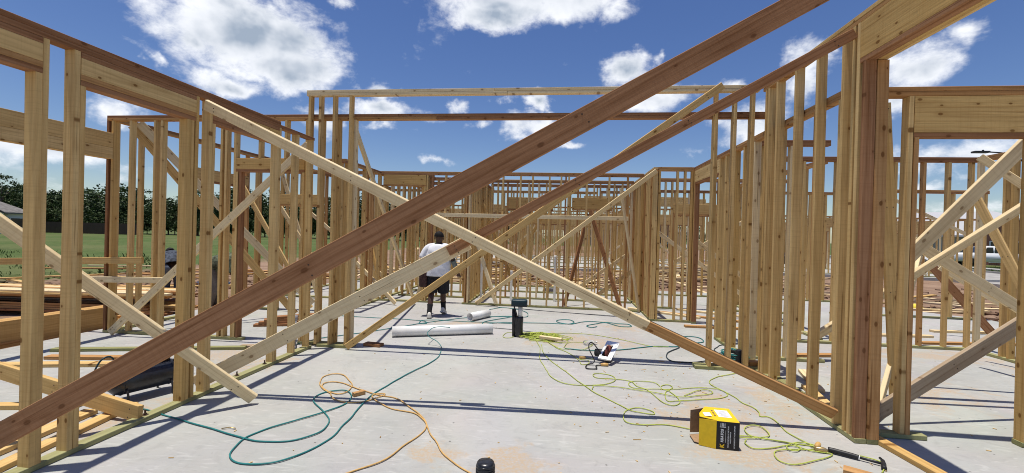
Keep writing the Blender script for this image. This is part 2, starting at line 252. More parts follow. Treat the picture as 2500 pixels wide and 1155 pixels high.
# ---------------------------------------------------------------- building blocks
def link(o, parent=None):
    COL.objects.link(o)
    if parent is not None: o.parent = parent
    return o
def tag(o, label=None, cat=None, group=None, kind=None):
    if label: o['label'] = label
    if cat: o['category'] = cat
    if group: o['group'] = group
    if kind: o['kind'] = kind
    return o
def empty(name, loc=(0, 0, 0), rz=0.0, parent=None):
    o = bpy.data.objects.new(name, None); o.empty_display_size = 0.1; o.location = loc; o.rotation_euler = (0, 0, rz)
    return link(o, parent)
def meshobj(name, bm, mat, parent=None, smooth_=False, loc=None):
    me = bpy.data.meshes.new(name); bm.normal_update(); bm.to_mesh(me); bm.free()
    me.materials.append(MAT[mat] if isinstance(mat, str) else mat)
    if smooth_:
        for p in me.polygons: p.use_smooth = True
    o = bpy.data.objects.new(name, me)
    if loc is not None: o.location = loc
    return link(o, parent)
BC = {}
def board_mesh(L, w, t, mat, bow=None):
    k = (round(L, 3), round(w, 3), round(t, 3), mat, bow)
    if k in BC: return BC[k]
    e = 0.0032; h, q = w / 2, t / 2
    sec = [(-q + e, -h), (q - e, -h), (q, -h + e), (q, h - e), (q - e, h), (-q + e, h), (-q, h - e), (-q, -h + e)]
    ns = 1 if bow is None else 4
    def off(f):          # green lumber dries with a little bow and crook
        if bow is None: return 0.0, 0.0
        rr = random.Random(bow * 7 + 1); a, c_ = rr.uniform(-1, 1), rr.uniform(-1, 1)
        return a * 0.0055 * math.sin(math.pi * f) * min(1, L / 3), c_ * 0.0035 * math.sin(math.pi * f) * min(1, L / 3)
    vs = [(-L / 2 + L * i / ns, y + off(i / ns)[0], z + off(i / ns)[1]) for i in range(ns + 1) for (y, z) in sec]
    fs = [(8 * j + i, 8 * j + (i + 1) % 8, 8 * j + 8 + (i + 1) % 8, 8 * j + 8 + i) for j in range(ns) for i in range(8)] + [tuple(range(7, -1, -1)), tuple(range(8 * ns, 8 * ns + 8))]
    me = bpy.data.meshes.new('board'); me.from_pydata(vs, [], fs); me.materials.append(MAT[mat]); BC[k] = me
    return me
def board(name, p0, p1, w, t, mat, parent=None, up=(0, 0, 1), roll=0.0):
    # a length of sawn lumber from p0 to p1; w is measured along 'up', t across it
    p0, p1 = Vector(p0), Vector(p1); d = p1 - p0; L = d.length; x = d / L
    u = Vector(up); z = (u - x * u.dot(x)).normalized(); y = z.cross(x)
    o = bpy.data.objects.new(name, board_mesh(L, w, t, mat, random.randrange(6) if name == 'stud' and L > 1.8 and abs(p0.y) < 6.6 else None)); link(o, parent)
    mt = Matrix((x, y, z)).transposed().to_4x4()
    if roll: mt = mt @ Matrix.Rotation(roll, 4, 'X')
    mt.translation = (p0 + p1) / 2
    o.matrix_local = mt
    return o
def bbox(bm, c, d, rot=None):
    r = bmesh.ops.create_cube(bm, size=1.0)
    M = Matrix.Translation(Vector(c)) @ (rot.to_4x4() if rot else Matrix()) @ Matrix.Diagonal((*d, 1))
    bmesh.ops.transform(bm, matrix=M, verts=r['verts'])
    return r['verts']
def rbox(c, d, bev=0.01, rot=None, seg=2):
    bm = bmesh.new(); bbox(bm, c, d, rot)
    if bev: bmesh.ops.bevel(bm, geom=bm.edges[:], offset=bev, segments=seg, affect='EDGES', profile=0.6)
    return bm
def tube(bm, pts, r, n=8, cap=True, closed=False):
    pts = [Vector(p) for p in pts]; rings = []; prev = None
    for i, p in enumerate(pts):
        if i == 0: d = pts[1] - p
        elif i == len(pts) - 1: d = p - pts[i - 1]
        else: d = pts[i + 1] - pts[i - 1]
        d.normalize()
        if prev is None:
            a = Vector((0, 0, 1)) if abs(d.z) < 0.9 else Vector((1, 0, 0)); u = d.cross(a).normalized()
        else: u = (prev - d * prev.dot(d)).normalized()
        v = d.cross(u); prev = u; rr = r[i] if isinstance(r, (list, tuple)) else r
        rings.append([bm.verts.new(p + (u * math.cos(2 * math.pi * k / n) + v * math.sin(2 * math.pi * k / n)) * rr) for k in range(n)])
    for a, b_ in zip(rings, rings[1:]):
        for k in range(n): bm.faces.new((a[k], a[(k + 1) % n], b_[(k + 1) % n], b_[k]))
    if cap: bm.faces.new(rings[0][::-1]); bm.faces.new(rings[-1])
    return rings
def spline(pts, sub=6):
    P = [Vector(p) for p in pts]; out = []
    for i in range(len(P) - 1):
        a, b_, c_, d_ = P[max(i - 1, 0)], P[i], P[i + 1], P[min(i + 2, len(P) - 1)]
        for k in range(sub):
            s = k / sub
            out.append(0.5 * ((2 * b_) + (c_ - a) * s + (2 * a - 5 * b_ + 4 * c_ - d_) * s * s + (3 * b_ - a - 3 * c_ + d_) * s ** 3))
    out.append(P[-1]); return out
def loft(bm, rings, cap=True):
    vr = [[bm.verts.new(p) for p in r] for r in rings]; n = len(vr[0])
    for a, b_ in zip(vr, vr[1:]):
        for k in range(n): bm.faces.new((a[k], a[(k + 1) % n], b_[(k + 1) % n], b_[k]))
    if cap: bm.faces.new(vr[0][::-1]); bm.faces.new(vr[-1])
    return vr
def ell(cx, cy, z, rx, ry, n=20, wob=0.0, seed=0.0):
    return [Vector((cx + rx * math.cos(a) * (1 + wob * noise.noise((math.cos(a) * 2 + seed, math.sin(a) * 2, z * 9))), cy + ry * math.sin(a) * (1 + wob * noise.noise((math.cos(a) * 2, math.sin(a) * 2 + seed, z * 9))), z)) for a in [2 * math.pi * k / n for k in range(n)]]
def cyl(bm, p0, p1, r, n=16, r2=None): tube(bm, [p0, p1], [r, r if r2 is None else r2], n)
def prism(bm, poly, y0, y1):      # polygon in XZ, extruded along Y
    a = [bm.verts.new((x, y0, z)) for x, z in poly]; b_ = [bm.verts.new((x, y1, z)) for x, z in poly]; n = len(poly)
    for k in range(n): bm.faces.new((a[k], a[(k + 1) % n], b_[(k + 1) % n], b_[k]))
    bm.faces.new(a[::-1]); bm.faces.new(b_); bmesh.ops.recalc_face_normals(bm, faces=bm.faces[:])
def copy_tree(o, parent=None):
    c_ = o.copy(); COL.objects.link(c_); c_.parent = parent
    for ch in o.children: copy_tree(ch, c_)
    return c_
_old_board = board
def board(name, p0, p1, w, t, mat, parent=None, up=(0, 0, 1), roll=0.0):
    o = _old_board(name, p0, p1, w, t, mat, parent, up, roll)
    if parent is not None: o.matrix_parent_inverse = parent.matrix_basis.inverted()
    return o

# ================================================================ the setting
def sheet(name, poly, z, mat, thick=0.0, kind='structure'):
    bm = bmesh.new(); top = [bm.verts.new((x, y, z)) for x, y in poly]; bm.faces.new(top)
    if thick:
        bot = [bm.verts.new((x, y, z - thick)) for x, y in poly]; n = len(poly)
        for k in range(n): bm.faces.new((top[k], bot[k], bot[(k + 1) % n], top[(k + 1) % n]))
    bmesh.ops.recalc_face_normals(bm, faces=bm.faces[:])
    return tag(meshobj(name, bm, mat), kind=kind)
GZ = -0.13
bm = bmesh.new()
def gh(x, y):
    if -7.6 < x < 10.2 and -4 < y < 15.0: return GZ - 0.05
    edge = min(1.0, max(0.0, max(-7.6 - x, x - 10.2, -4 - y, y - 15.0) / 2.0))
    far = max(0.0, 1 - max(abs(x) - 40, abs(y) - 55, 0) / 20.0)
    road = 1.0 if x < 12.5 else 0.0
    return GZ + edge * far * road * (0.10 * noise.noise((x * 0.35, y * 0.35, 1.0)) + 0.05 * noise.noise((x * 1.1, y * 1.1, 4.0)) + 0.02)
xs = [-900, -400, -180, -100, -70] + [-50 + 1.0 * i for i in range(0, 66)] + [18, 24, 34, 60, 110, 200, 400, 900]
ys = [-300, -100, -30, -8] + [-4 + 1.0 * i for i in range(0, 66)] + [66, 74, 90, 120, 180, 300, 600, 1200]
grid = [[bm.verts.new((x, y, gh(x, y))) for x in xs] for y in ys]
for j in range(len(ys) - 1):
    for i in range(len(xs) - 1): bm.faces.new((grid[j][i], grid[j][i + 1], grid[j + 1][i + 1], grid[j + 1][i]))
tag(meshobj('ground', bm, 'soil', None, True), kind='structure')
sheet('slab', [(-7.15, -3.5), (9.6, -3.5), (9.6, 11.2), (6.8, 14.3), (-7.15, 14.3)], 0.0, 'concrete', 0.30)
sheet('slab', [(-8.5, 22.5), (8.5, 22.5), (8.5, 36), (-8.5, 36)], 0.02, 'concrete', 0.3)
sheet('slab', [(11.0, 24.5), (21.5, 24.5), (21.5, 37), (11.0, 37)], 0.02, 'concrete', 0.3)
# street on the right, with kerbs and the pavement
def strip(name, p0, p1, wd, z, mat, thick): 
    d = (Vector(p1) - Vector(p0)).normalized(); n_ = Vector((-d.y, d.x)) * wd / 2; a, b_ = Vector(p0), Vector(p1)
    sheet(name, [tuple(a - n_), tuple(b_ - n_), tuple(b_ + n_), tuple(a + n_)], z, mat, thick)
strip('road', (20.5, -30), (30.5, 150), 8.5, GZ + 0.045, 'street', 0.05)
for s_ in (-4.4, 4.4): strip('kerb', (20.5 + s_, -30), (30.5 + s_, 150), 0.25, GZ + 0.16, 'street', 0.2)
strip('pavement', (28.5, -30), (38.5, 150), 1.4, GZ + 0.13, 'street', 0.12)

# ================================================================ timber wall frames
TH = 0.0385
def jit(s=0.0035): return random.uniform(-s, s)
def pick(*ms): return random.choice(ms)
STUD = ('pine', 'pine', 'pine', 'pine', 'pine', 'pine', 'pine', 'spruce', 'redpine')
def wall(label, axis, c, a0, a1, top, studs, depth=0.089, sills=None, plates=None, headers=(), base=0.0, mats=STUD, group=None, platemat=('fir', 'redpine'), extra=(), rich=False, name='stud_frame'):
    def P(a, h, off=0.5): return (a, c + depth * off, h) if axis == 'x' else (c + depth * off, a, h)
    dv = (0, 1, 0) if axis == 'x' else (1, 0, 0); av = (1, 0, 0) if axis == 'x' else (0, 1, 0)
    root = empty(name, P(a0, base)); tag(root, label, 'wall frame', group)
    for s_ in (sills if sills is not None else [(a0, a1)]):
        board('sill_plate', P(s_[0], base + TH / 2 + 0.003), P(s_[1], base + TH / 2 + 0.003), TH, depth, 'treated', root)
    zs = base + TH + 0.003
    pl = plates if plates is not None else [(a0, a1, top), (a0, a1, top - TH - 0.0006)]
    low = min(z for _, _, z in pl) - TH
    for (b0, b1, z) in pl:
        # plates come in lengths, butted
        L = b1 - b0; n = max(1, int(math.ceil(L / 4.9))); off = random.uniform(-0.4, 0.4) if n > 1 else 0
        cuts = [b0] + [b0 + L * k / n + off for k in range(1, n)] + [b1]
        for k in range(n):
            board('top_plate', P(cuts[k] + 0.002, z - TH / 2), P(cuts[k + 1] - 0.002, z - TH / 2), TH, depth - 0.001 + jit(0.0015), pick(*platemat), root)
    for (h0, h1, zb, zt) in headers:
        if rich:
            board('header_plate', P(h0, zb + TH / 2), P(h1, zb + TH / 2), TH, depth, 'fir', root); board('header_plate', P(h0, zt - TH / 2), P(h1, zt - TH / 2), TH, depth - .001, 'fir', root); zb += TH + .0006; zt -= TH + .0006
        m_ = 'pine'
        board('header_plate', P(h0, zb + TH / 2), P(h1, zb + TH / 2), TH, depth, pick('redpine', 'fir'), root)
        for off in (0.5 * TH / depth, 1 - 0.5 * TH / depth):
            board('header', P(h0 + 0.001, (zb + TH + zt) / 2, off), P(h1 - 0.001, (zb + TH + zt) / 2, off), zt - zb - TH - 0.001, TH, m_, root)
    for s_ in studs:
        if isinstance(s_, (int, float)): s_ = (s_,)
        a = s_[0]; z0 = s_[1] if len(s_) > 1 and s_[1] is not None else zs; z1 = s_[2] if len(s_) > 2 and s_[2] is not None else low
        mt = s_[3] if len(s_) > 3 else pick(*mats)
        board('stud', P(a + jit(), z0), P(a + jit(0.003), z1 - 0.0005), depth - random.uniform(0, 0.002), TH - 0.0005, mt, root, up=dv)
    for (nm, p, q, w_, mt) in extra: board(nm, p, q, w_, TH, mt, root)
    return root
def rng(a, b_, s_=0.406): 
    o = []; x = a
    while x <= b_ + 1e-6: o.append(x); x += s_
    return o
J = TH   # stud thickness
# left wall of the room: three openings with headers
wall('near left wall frame with three wide headed openings, long timber sill on the slab', 'y', -3.52, 0.85, 5.74, 2.945,
     [(1.35, None, 2.63), 2.56 - 0.0, (2.56 - J, None, 2.63), 2.752, (2.752 + J, None, 2.63), (3.749 - 2 * J + .02, None, 2.63), (3.749 - J + .02, None, 2.63), 3.787, 3.945, (3.945 + J, None, 2.66), (4.965, None, 2.66), 5.003, 5.375, 5.70],
     sills=[(0.85, 5.78)], plates=[(0.85, 5.01, 2.945), (0.85, 5.74, 2.906)],
     headers=[(0.9, 2.54, 2.63, 2.866), (2.772, 3.768, 2.63, 2.866), (3.964, 4.984, 2.66, 2.866)], mats=('pine',), rich=True, platemat=('fir',))
# tall cross wall with the wide cased opening
wall('tall cross frame with three studs at each end and a beam bridging the room', 'x', 5.85, -3.635, 2.40, 3.602,
     [(-3.585, None, None, 'pine'), (-3.43, None, None, 'pine'), (-3.225, None, None, 'pine'), (-2.985, None, None, 'pine'), (1.885, None, None, 'pine'), (2.115, None, None, 'pine'), (2.33, None, None, 'pine')],
     sills=[(-3.40, -2.92), (1.71, 2.40)], platemat=('pine', 'spruce'))
# the lower wall right behind it, running on to the porch
wall('long cross frame behind the tall one, running left to the porch corner post', 'x', 5.945, -6.90, 2.62, 3.290,
     [(-6.88, None, None, 'fir'), -6.80, -6.50, -6.09, -5.98, (-5.55,), -5.0, -4.93, (-4.75, None, 2.46, 'pine'), (-4.79,), (-4.70, None, 2.46, 'fir'), (-3.72, None, 2.46, 'pine'), -3.68, -3.45, -3.205, -2.965, 1.905, 2.135, 2.35, (-4.4, 2.66, None), (-4.0, 2.66, None)],
     sills=[(-6.90, -4.62), (-3.75, -2.90), (1.72, 2.62)], headers=[(-4.77, -3.70, 2.46, 2.655)], platemat=('redpine', 'fir'))
# porch beam and left outside wall
pb = empty('porch_beam', (-6.90, 1.0, 2.62)); tag(pb, 'doubled pale porch beam running out of frame from the corner post', 'beam')
for k, xo in enumerate((-6.88, -6.84, -6.80)):
    for z0, z1 in ((2.63, 2.80), (2.803, 3.02)): board('ply', (xo, 0.6, (z0 + z1) / 2), (xo, 5.94, (z0 + z1) / 2), z1 - z0, TH - 0.001, 'pine', pb)
wall('outside left wall frame beyond the porch post, running back along the slab edge', 'y', -6.90, 6.04, 14.1, 3.29, [6.06, 6.46, 6.87, 7.27, 7.31] + rng(8.9, 14.1), sills=[(6.04, 7.4), (8.8, 14.1)],
     headers=[(7.33, 8.88, 2.5, 2.75)])
# right wall of the room, tall frame and lower frame behind it
wall('tall right wall frame with close studs and doubled reddish corner post', 'y', 2.43, 0.9, 5.845, 3.585,
     [(3.97, None, 3.16, 'fir'), (4.045, None, None, 'pine'), (4.105, None, None, 'pine'), (4.25,), (4.66,), (5.07,), (5.485,), (5.70,), (5.765,)],
     sills=[(3.945, 5.84)], headers=[(0.9, 4.02, 3.16, 3.508)], platemat=('redpine', 'pine'))
wall('lower right wall frame standing behind the tall one, running back to the inner door', 'y', 2.525, 3.945, 9.13, 3.062,
     [(3.965, None, 3.16, 'redpine'), (4.045, None, None), (4.45,), (4.86,), (5.27,), (5.62,), (5.95,), (6.3,), (6.65,), (7.0,), (7.35,), (7.66, None, 2.72, 'pine'), (7.62,), (8.98, None, 2.72, 'fir'), 9.02, 9.10],
     sills=[(3.945, 7.68), (8.96, 9.13)], plates=[(4.06, 9.13, 3.062), (4.06, 9.13, 3.023)], headers=[(7.64, 9.0, 2.72, 2.984)], platemat=('redpine', 'fir'))
pbm = empty('opening_beam', (2.57, 1.0, 3.16)); tag(pbm, 'heavy pale beam over the right opening, running out of the top of frame', 'beam')
for xo in (2.548, 2.588): board('ply', (xo, 0.9, 3.345), (xo, 4.02, 3.345), 0.36, TH, 'pine', pbm)
# inner cross wall at the back of the room
wall('back cross frame with studs close together behind the walking man', 'x', 10.05, -6.80, 1.74, 3.07,
     [-6.7, -6.3, -5.9, -5.5, -5.1, -4.66, (-4.53,), (-4.38,), (-4.24, None, 2.72, 'pine'), (-3.24, None, 2.72, 'pine'), (-3.19,), (-3.06, None, None, 'fir'), (-2.75,), (-2.24,), (-2.17,), (-1.40,), (-1.0,), (-0.72,), (-0.34,), (-0.07,), (0.03, None, None, 'fir'), (0.10,), (0.50,), (1.0,), (1.40,), (1.70,)],
     sills=[(-6.8, -2.72), (-2.3, 1.74)], headers=[(-4.26, -3.22, 2.72, 2.99)], platemat=('fir', 'redpine'))
for k, (y0, n_) in enumerate(((10.16, 5), (11.0, 4))): pass
wall('short frame running back from the rail, dark gap beside it', 'y', -2.25, 10.15, 13.6, 3.06, [10.2, 10.26, 10.5, 10.75, 11.1, 11.5, 11.9, 12.3, 12.7, 13.1, 13.5])
wall('dense stud frame at the end of the long descending brace', 'y', 1.75, 9.05, 12.2, 3.06, [9.07, 9.13, 9.30, 9.42, 9.62, 9.80, 10.0, 10.2, 10.45, 10.8, 11.2, 11.6, 12.0, 12.18], platemat=('redpine', 'pine'))
wall('short cross frame between the dense studs and the reddish door post', 'x', 9.04, 1.84, 2.52, 3.062, [(1.87,), (2.22,), (2.36, None, None, 'pine'), (2.49, None, None, 'pine')], platemat=('redpine',))
wall('inner door frame seen past the reddish door post', 'x', 10.7, 1.85, 5.2, 3.06, [1.95, 2.36, (2.55, None, 2.2, 'redpine'), 2.51, (3.5, None, 2.2), 3.55, 3.95, 4.35, 4.75, 5.15, (2.8, 2.5, None), (3.1, 2.5, None), (3.4, 2.5, None)], sills=[(1.85, 2.57), (3.48, 5.2)], headers=[(2.53, 3.52, 2.2, 2.46)])
wall('rear right frame standing at the slab edge', 'x', 13.2, 1.9, 8.0, 3.05, rng(1.95, 8.0), headers=[(3.2, 4.6, 2.3, 2.6)])
wall('rear left frame at the far slab edge with a headed window', 'x', 14.0, -7.0, 1.0, 3.05, rng(-6.9, -3.2, 0.33) + rng(-1.9, 1.0, 0.3), headers=[(-3.25, -1.9, 2.3, 2.6)])
wall('inner left partition frame crossing behind the worker in camouflage', 'x', 8.3, -6.7, -4.3, 3.06, [-6.6, -6.2, -5.8, (-5.72, None, 2.1), (-4.85, None, 2.1), -4.8, -4.4], sills=[(-6.7, -5.7), (-4.87, -4.3)], headers=[(-5.74, -4.83, 2.1, 2.34)])
wall('partition frame running back behind the three tall studs', 'y', -4.4, 8.4, 14.0, 3.06, rng(8.45, 14.0))
wall('short partition frame left of the rail, close studs', 'y', -5.6, 10.15, 13.9, 3.06, rng(10.2, 13.9))
wall('partition frame behind the back cross frame', 'x', 12.0, -4.3, -2.3, 3.06, [-4.2, -3.8, -3.4, -3.3, -3.2, -2.8, -2.4])
wall('long partition frame under the far house frames', 'x', 12.6, -2.1, 1.75, 3.10, rng(-2.05, 1.75, 0.27), headers=[(-1.6, -0.3, 2.35, 2.72)])
wall('second partition frame close behind the brown props', 'x', 11.3, -2.1, 1.72, 3.06, [-2.0, -1.85, -1.7, -1.45, -1.2, -0.9, -0.65, -0.45, -0.35, -0.1, 0.15, 0.35, 0.55, 0.75, 0.9, 1.1, 1.25, 1.45, 1.6], headers=[(0.2, 1.2, 2.3, 2.62)])
wall('partition frame at the slab edge right of the plywood sheet', 'x', 13.8, 1.1, 1.9, 3.06, [1.15, 1.5, 1.85])
wall('deep closet frame behind the man with close studs', 'x', 11.0, -4.2, -2.35, 3.06, [-4.1, -3.95, -3.6, -3.5, -3.2, -2.9, -2.8, -2.5], headers=[(-3.5, -2.9, 2.2, 2.5)])
wall('partition frame left of the man at the slab middle', 'y', -3.35, 10.2, 10.95, 3.06, [10.25, 10.45, 10.65, 10.85])
# right: headed frame by the corner post and the outer room
wall('headed door frame on the right with broad knotty header', 'x', 4.10, 2.66, 6.6, 2.985,
     [(2.897, None, None, 'pine'), (2.940, None, 2.56, 'redpine'), (3.83, None, 2.56, 'pine'), (3.87,), 4.3, 4.7, 5.1, 5.5, 5.9, 6.3],
     sills=[(2.62, 3.09), (3.80, 6.6)], headers=[(2.918, 3.85, 2.56, 2.905)], platemat=('redpine', 'fir'))
wall('outer right frame with open studs, truck and street behind', 'x', 7.74, 3.3, 6.42, 3.05, [3.4, 3.9, 4.4, 4.85, 5.27, 5.69, 6.05, 6.38], platemat=('fir', 'redpine'))
wall('outer right corner frame running towards the camera', 'y', 6.42, 3.5, 7.80, 3.05, [7.72, 7.30, 7.18, 6.8, 6.3, 5.8, 5.3, 4.8, 4.3], platemat=('redpine', 'fir'))
wall('low far-right frame behind the outer studs', 'x', 11.0, 6.2, 9.4, 2.9, [6.3, 7.1, 7.9, 8.7, 9.35], platemat=('redpine', 'fir'))
wall('right inner partition frame glimpsed between close studs', 'x', 6.5, 2.66, 3.6, 3.05, [2.75, 3.1, 3.5])
wall('right inner frame running back past the leaning board', 'y', 4.3, 8.0, 13.0, 3.05, rng(8.1, 13.0, 0.5))

# ---------------------------------------------------------------- frames of the next houses
def house_frame(x0, y0, x1, y1, h, parts, word):
    lab = lambda s_: f'{s_} of the {word} house frame across the dirt'
    wall(lab('front wall'), 'x', y0, x0, x1, h, rng(x0 + 0.05, x1, 0.32), base=0.02, headers=[(x0 + 1, x0 + 4.2, 2.45, 2.95), (x0 + 5, x0 + 8.4, 2.2, 2.75), (x1 - 6.5, x1 - 1.2, 2.3, 2.85)])
    wall(lab('rear wall'), 'x', y1, x0, x1, h, rng(x0 + 0.05, x1, 0.40), base=0.02, headers=[(x0 + 3, x0 + 9, 2.4, 2.9)])
    wall(lab('left wall'), 'y', x0, y0 + 0.1, y1 - 0.01, h, rng(y0 + 0.15, y1 - 0.1, 0.55), base=0.02)
    wall(lab('right wall'), 'y', x1 - 0.09, y0 + 0.1, y1 - 0.01, h, rng(y0 + 0.15, y1 - 0.1, 0.55), base=0.02)
    for i, (ax, c, a0, a1) in enumerate(parts):
        wall(f'{("first", "second", "third", "fourth", "fifth")[i]} partition, front to back, of the {word} house frame across the dirt', ax, c, a0, a1, h - 0.003, rng(a0 + 0.05, a1 - 0.05, 0.30), base=0.02, headers=[(a0 + (a1 - a0) * .2, a0 + (a1 - a0) * .5, 2.3, 2.8)])
house_frame(-8.2, 23.0, 8.2, 35.5, 3.15, [('x', 26.5, -8.0, 3.0), ('y', -2.5, 26.7, 35.4), ('x', 30.0, -2.3, 8.0), ('y', 3.1, 23.2, 29.9), ('x', 33.0, -2.3, 8.0)], 'middle')
house_frame(11.3, 25.0, 21.0, 36.5, 3.05, [('x', 29.0, 11.5, 20.8), ('y', 16.0, 29.2, 36.4)], 'right-hand')
house_frame(-7.5, 44.0, 9.0, 52.0, 3.3, [('x', 47.0, -7.3, 8.8), ('x', 49.5, -7.3, 8.8)], 'farthest')
# raised roof beams of the middle house
for k, (y, z) in enumerate(((24.2, 3.45), (25.6, 3.75), (27.4, 4.0))):
    rb = board('roof_beam', (1.2, y, z), (7.8, y, z), 0.24, 0.045, 'pine'); tag(rb, f'{("lowest", "middle", "topmost")[k]} of three roof beams on the middle house frame', 'beam')
    for xx in (1.5, 3.6, 5.7, 7.5): 
        q_ = board('beam_post', (xx, y, 3.155), (xx, y, z - 0.121), 0.089, TH, 'pine', rb, up=(1, 0, 0)); q_.matrix_parent_inverse = rb.matrix_basis.inverted()
# ================================================================ braces nailed across the frames
def brace(label, p0, p1, w, mat, roll=0.0, group=None, up=(0, 0, 1), name='brace_board', cat='brace'):
    o = board(name, p0, p1, w, TH, mat, None, up, roll); return tag(o, label, cat, group)
brace('long dark brown plank crossing the whole view from bottom left to top right', (-3.42, 2.218, 0.297), (2.30, 2.99, 3.63), 0.14, 'fir')
brace('reddish brown board sloping from the splice up to the tall right corner post', (-1.077, 4.10, 1.473), (2.412, 4.075, 3.432), 0.089, 'fir')
brace('pale board with nails, spliced below the reddish one, low end at left sill', (-3.585, 4.0, 0.094), (-0.90, 4.143, 1.563), 0.14, 'spruce', 0.12)
brace('pale diagonal brace falling from left wall top to the middle of the room', (-3.41, 3.85, 2.808), (0.78, 4.14, 0.852), 0.10, 'spruce', 0.36)
brace('tan board continuing the pale diagonal down to the right wall sill', (0.765, 4.155, 0.86), (2.418, 4.21, 0.14), 0.10, 'redpine', 0.4)
brace('slim brace from the left stub foot up to the tall cross frame', (-2.93, 5.80, 0.04), (1.93, 5.80, 3.579), 0.089, 'pine', 0.2)
brace('long pale brace falling left from the dense stud corner to the back sill', (-1.937, 9.98, 0.05), (1.805, 9.02, 2.985), 0.089, 'spruce', 0.45)
brace('thin sunlit leaning batten beside the dense studs', (1.70, 10.0, 0.03), (1.19, 9.65, 2.70), 0.089, 'spruce', 0.5)
brace('upper of two short pale braces behind the brown props', (0.46, 12.0, 0.294), (1.70, 12.0, 1.195), 0.089, 'spruce')
brace('lower of two short pale braces behind the brown props', (0.70, 11.4, 0.02), (1.909, 11.4, 0.925), 0.089, 'spruce')
brace('right leg of the dark brown prop pair behind the rail', (1.354, 10.45, 0.02), (0.64, 10.95, 2.28), 0.10, 'fir')
brace('left leg of the dark brown prop pair behind the rail', (0.07, 10.38, 0.02), (0.58, 10.95, 2.20), 0.10, 'fir')
brace('lone brace leaning back from the three tall studs to the slab', (-3.0, 6.08, 3.07), (-3.319, 9.738, 0.05), 0.089, 'spruce')
brace('steep brace behind the rail, above the reddish splice', (-2.253, 11.5, 2.691), (-1.2, 11.5, 0.26), 0.089, 'pine')
brace('steep brace standing on the back sill right of the man', (-2.05, 10.18, 1.60), (-1.48, 9.98, 0.06), 0.089, 'spruce')
brace('upper of two parallel braces falling right behind the left studs', (-6.519, 6.1, 3.216), (-4.70, 7.92, 0.24), 0.12, 'spruce')
brace('lower of two parallel braces falling right behind the left studs', (-6.66, 6.12, 3.18), (-5.06, 7.93, 0.03), 0.12, 'pine')
brace('white board falling from the porch through the left opening onto the slab', (-5.60, 1.36, 3.69), (-2.839, 3.829, 0.05), 0.10, 'spruce', 0.40)
brace('wide low board lying outside the left sill, rising to the left', (-5.84, 3.486, 0.433), (-3.458, 3.302, 0.075), 0.14, 'pine')
brace('brace rising from the porch slab across the long frame to the cross corner', (-6.60, 5.80, 0.05), (-3.566, 5.80, 2.828), 0.10, 'spruce')
brace('pale lower rail nailed across the porch studs', (-7.393, 5.92, 0.80), (-5.863, 5.92, 0.834), 0.089, 'spruce', name='rail_board', cat='rail')
brace('tan upper rail nailed across the porch studs', (-9.6, 5.92, 0.99), (-6.22, 5.92, 1.12), 0.10, 'pine', name='rail_board', cat='rail')
brace('level pale rail nailed across the back frame', (-3.05, 10.025, 2.063), (1.42, 10.025, 2.063), 0.089, 'spruce', name='rail_board', cat='rail')
brace('broad pale brace falling left from the top right corner of the door opening', (4.85, 5.0, 3.0), (3.50, 5.0, 1.475), 0.14, 'spruce', -0.15)
brace('sunlit slim brace falling left under the broad one in the door opening', (5.10, 5.2, 2.332), (2.75, 5.2, 0.60), 0.10, 'spruce', -0.45)
brace('pale brace falling right across the door opening below the broad one', (4.00, 5.6, 1.687), (6.38, 5.6, 0.16), 0.12, 'spruce')
brace('steep yellowish brace in front of the outer right corner', (5.476, 6.6, 2.302), (5.86, 5.75, 0.02), 0.10, 'pine')
brace('short white brace end at the top of the outer right corner', (5.80, 6.95, 2.91), (6.33, 6.15, 1.92), 0.10, 'spruce')
brace('heavy low brace rising right from behind the reddish corner post', (2.80, 4.36, 0.07), (5.30, 4.99, 1.44), 0.14, 'weathered')
brace('dark brown plank leaning to the slab behind the outer studs', (7.05, 9.41, 1.28), (7.999, 9.225, 0.03), 0.14, 'fir')
brace('sunlit yellowish plank sloping behind the outer studs', (6.907, 9.0, 1.255), (8.55, 8.56, 0.03), 0.10, 'spruce')
brace('thin white brace high behind the outer studs', (7.2, 10.9, 2.75), (9.0, 10.9, 1.85), 0.07, 'spruce')
brace('leaning board seen in the gap left of the door frame post', (3.13, 4.8, 3.05), (3.335, 4.8, 0.02), 0.115, 'pine', up=(1, 0, 0))
brace('slim brace low behind the door frame post', (2.93, 4.46, 0.06), (4.393, 6.0, 1.591), 0.089, 'spruce')
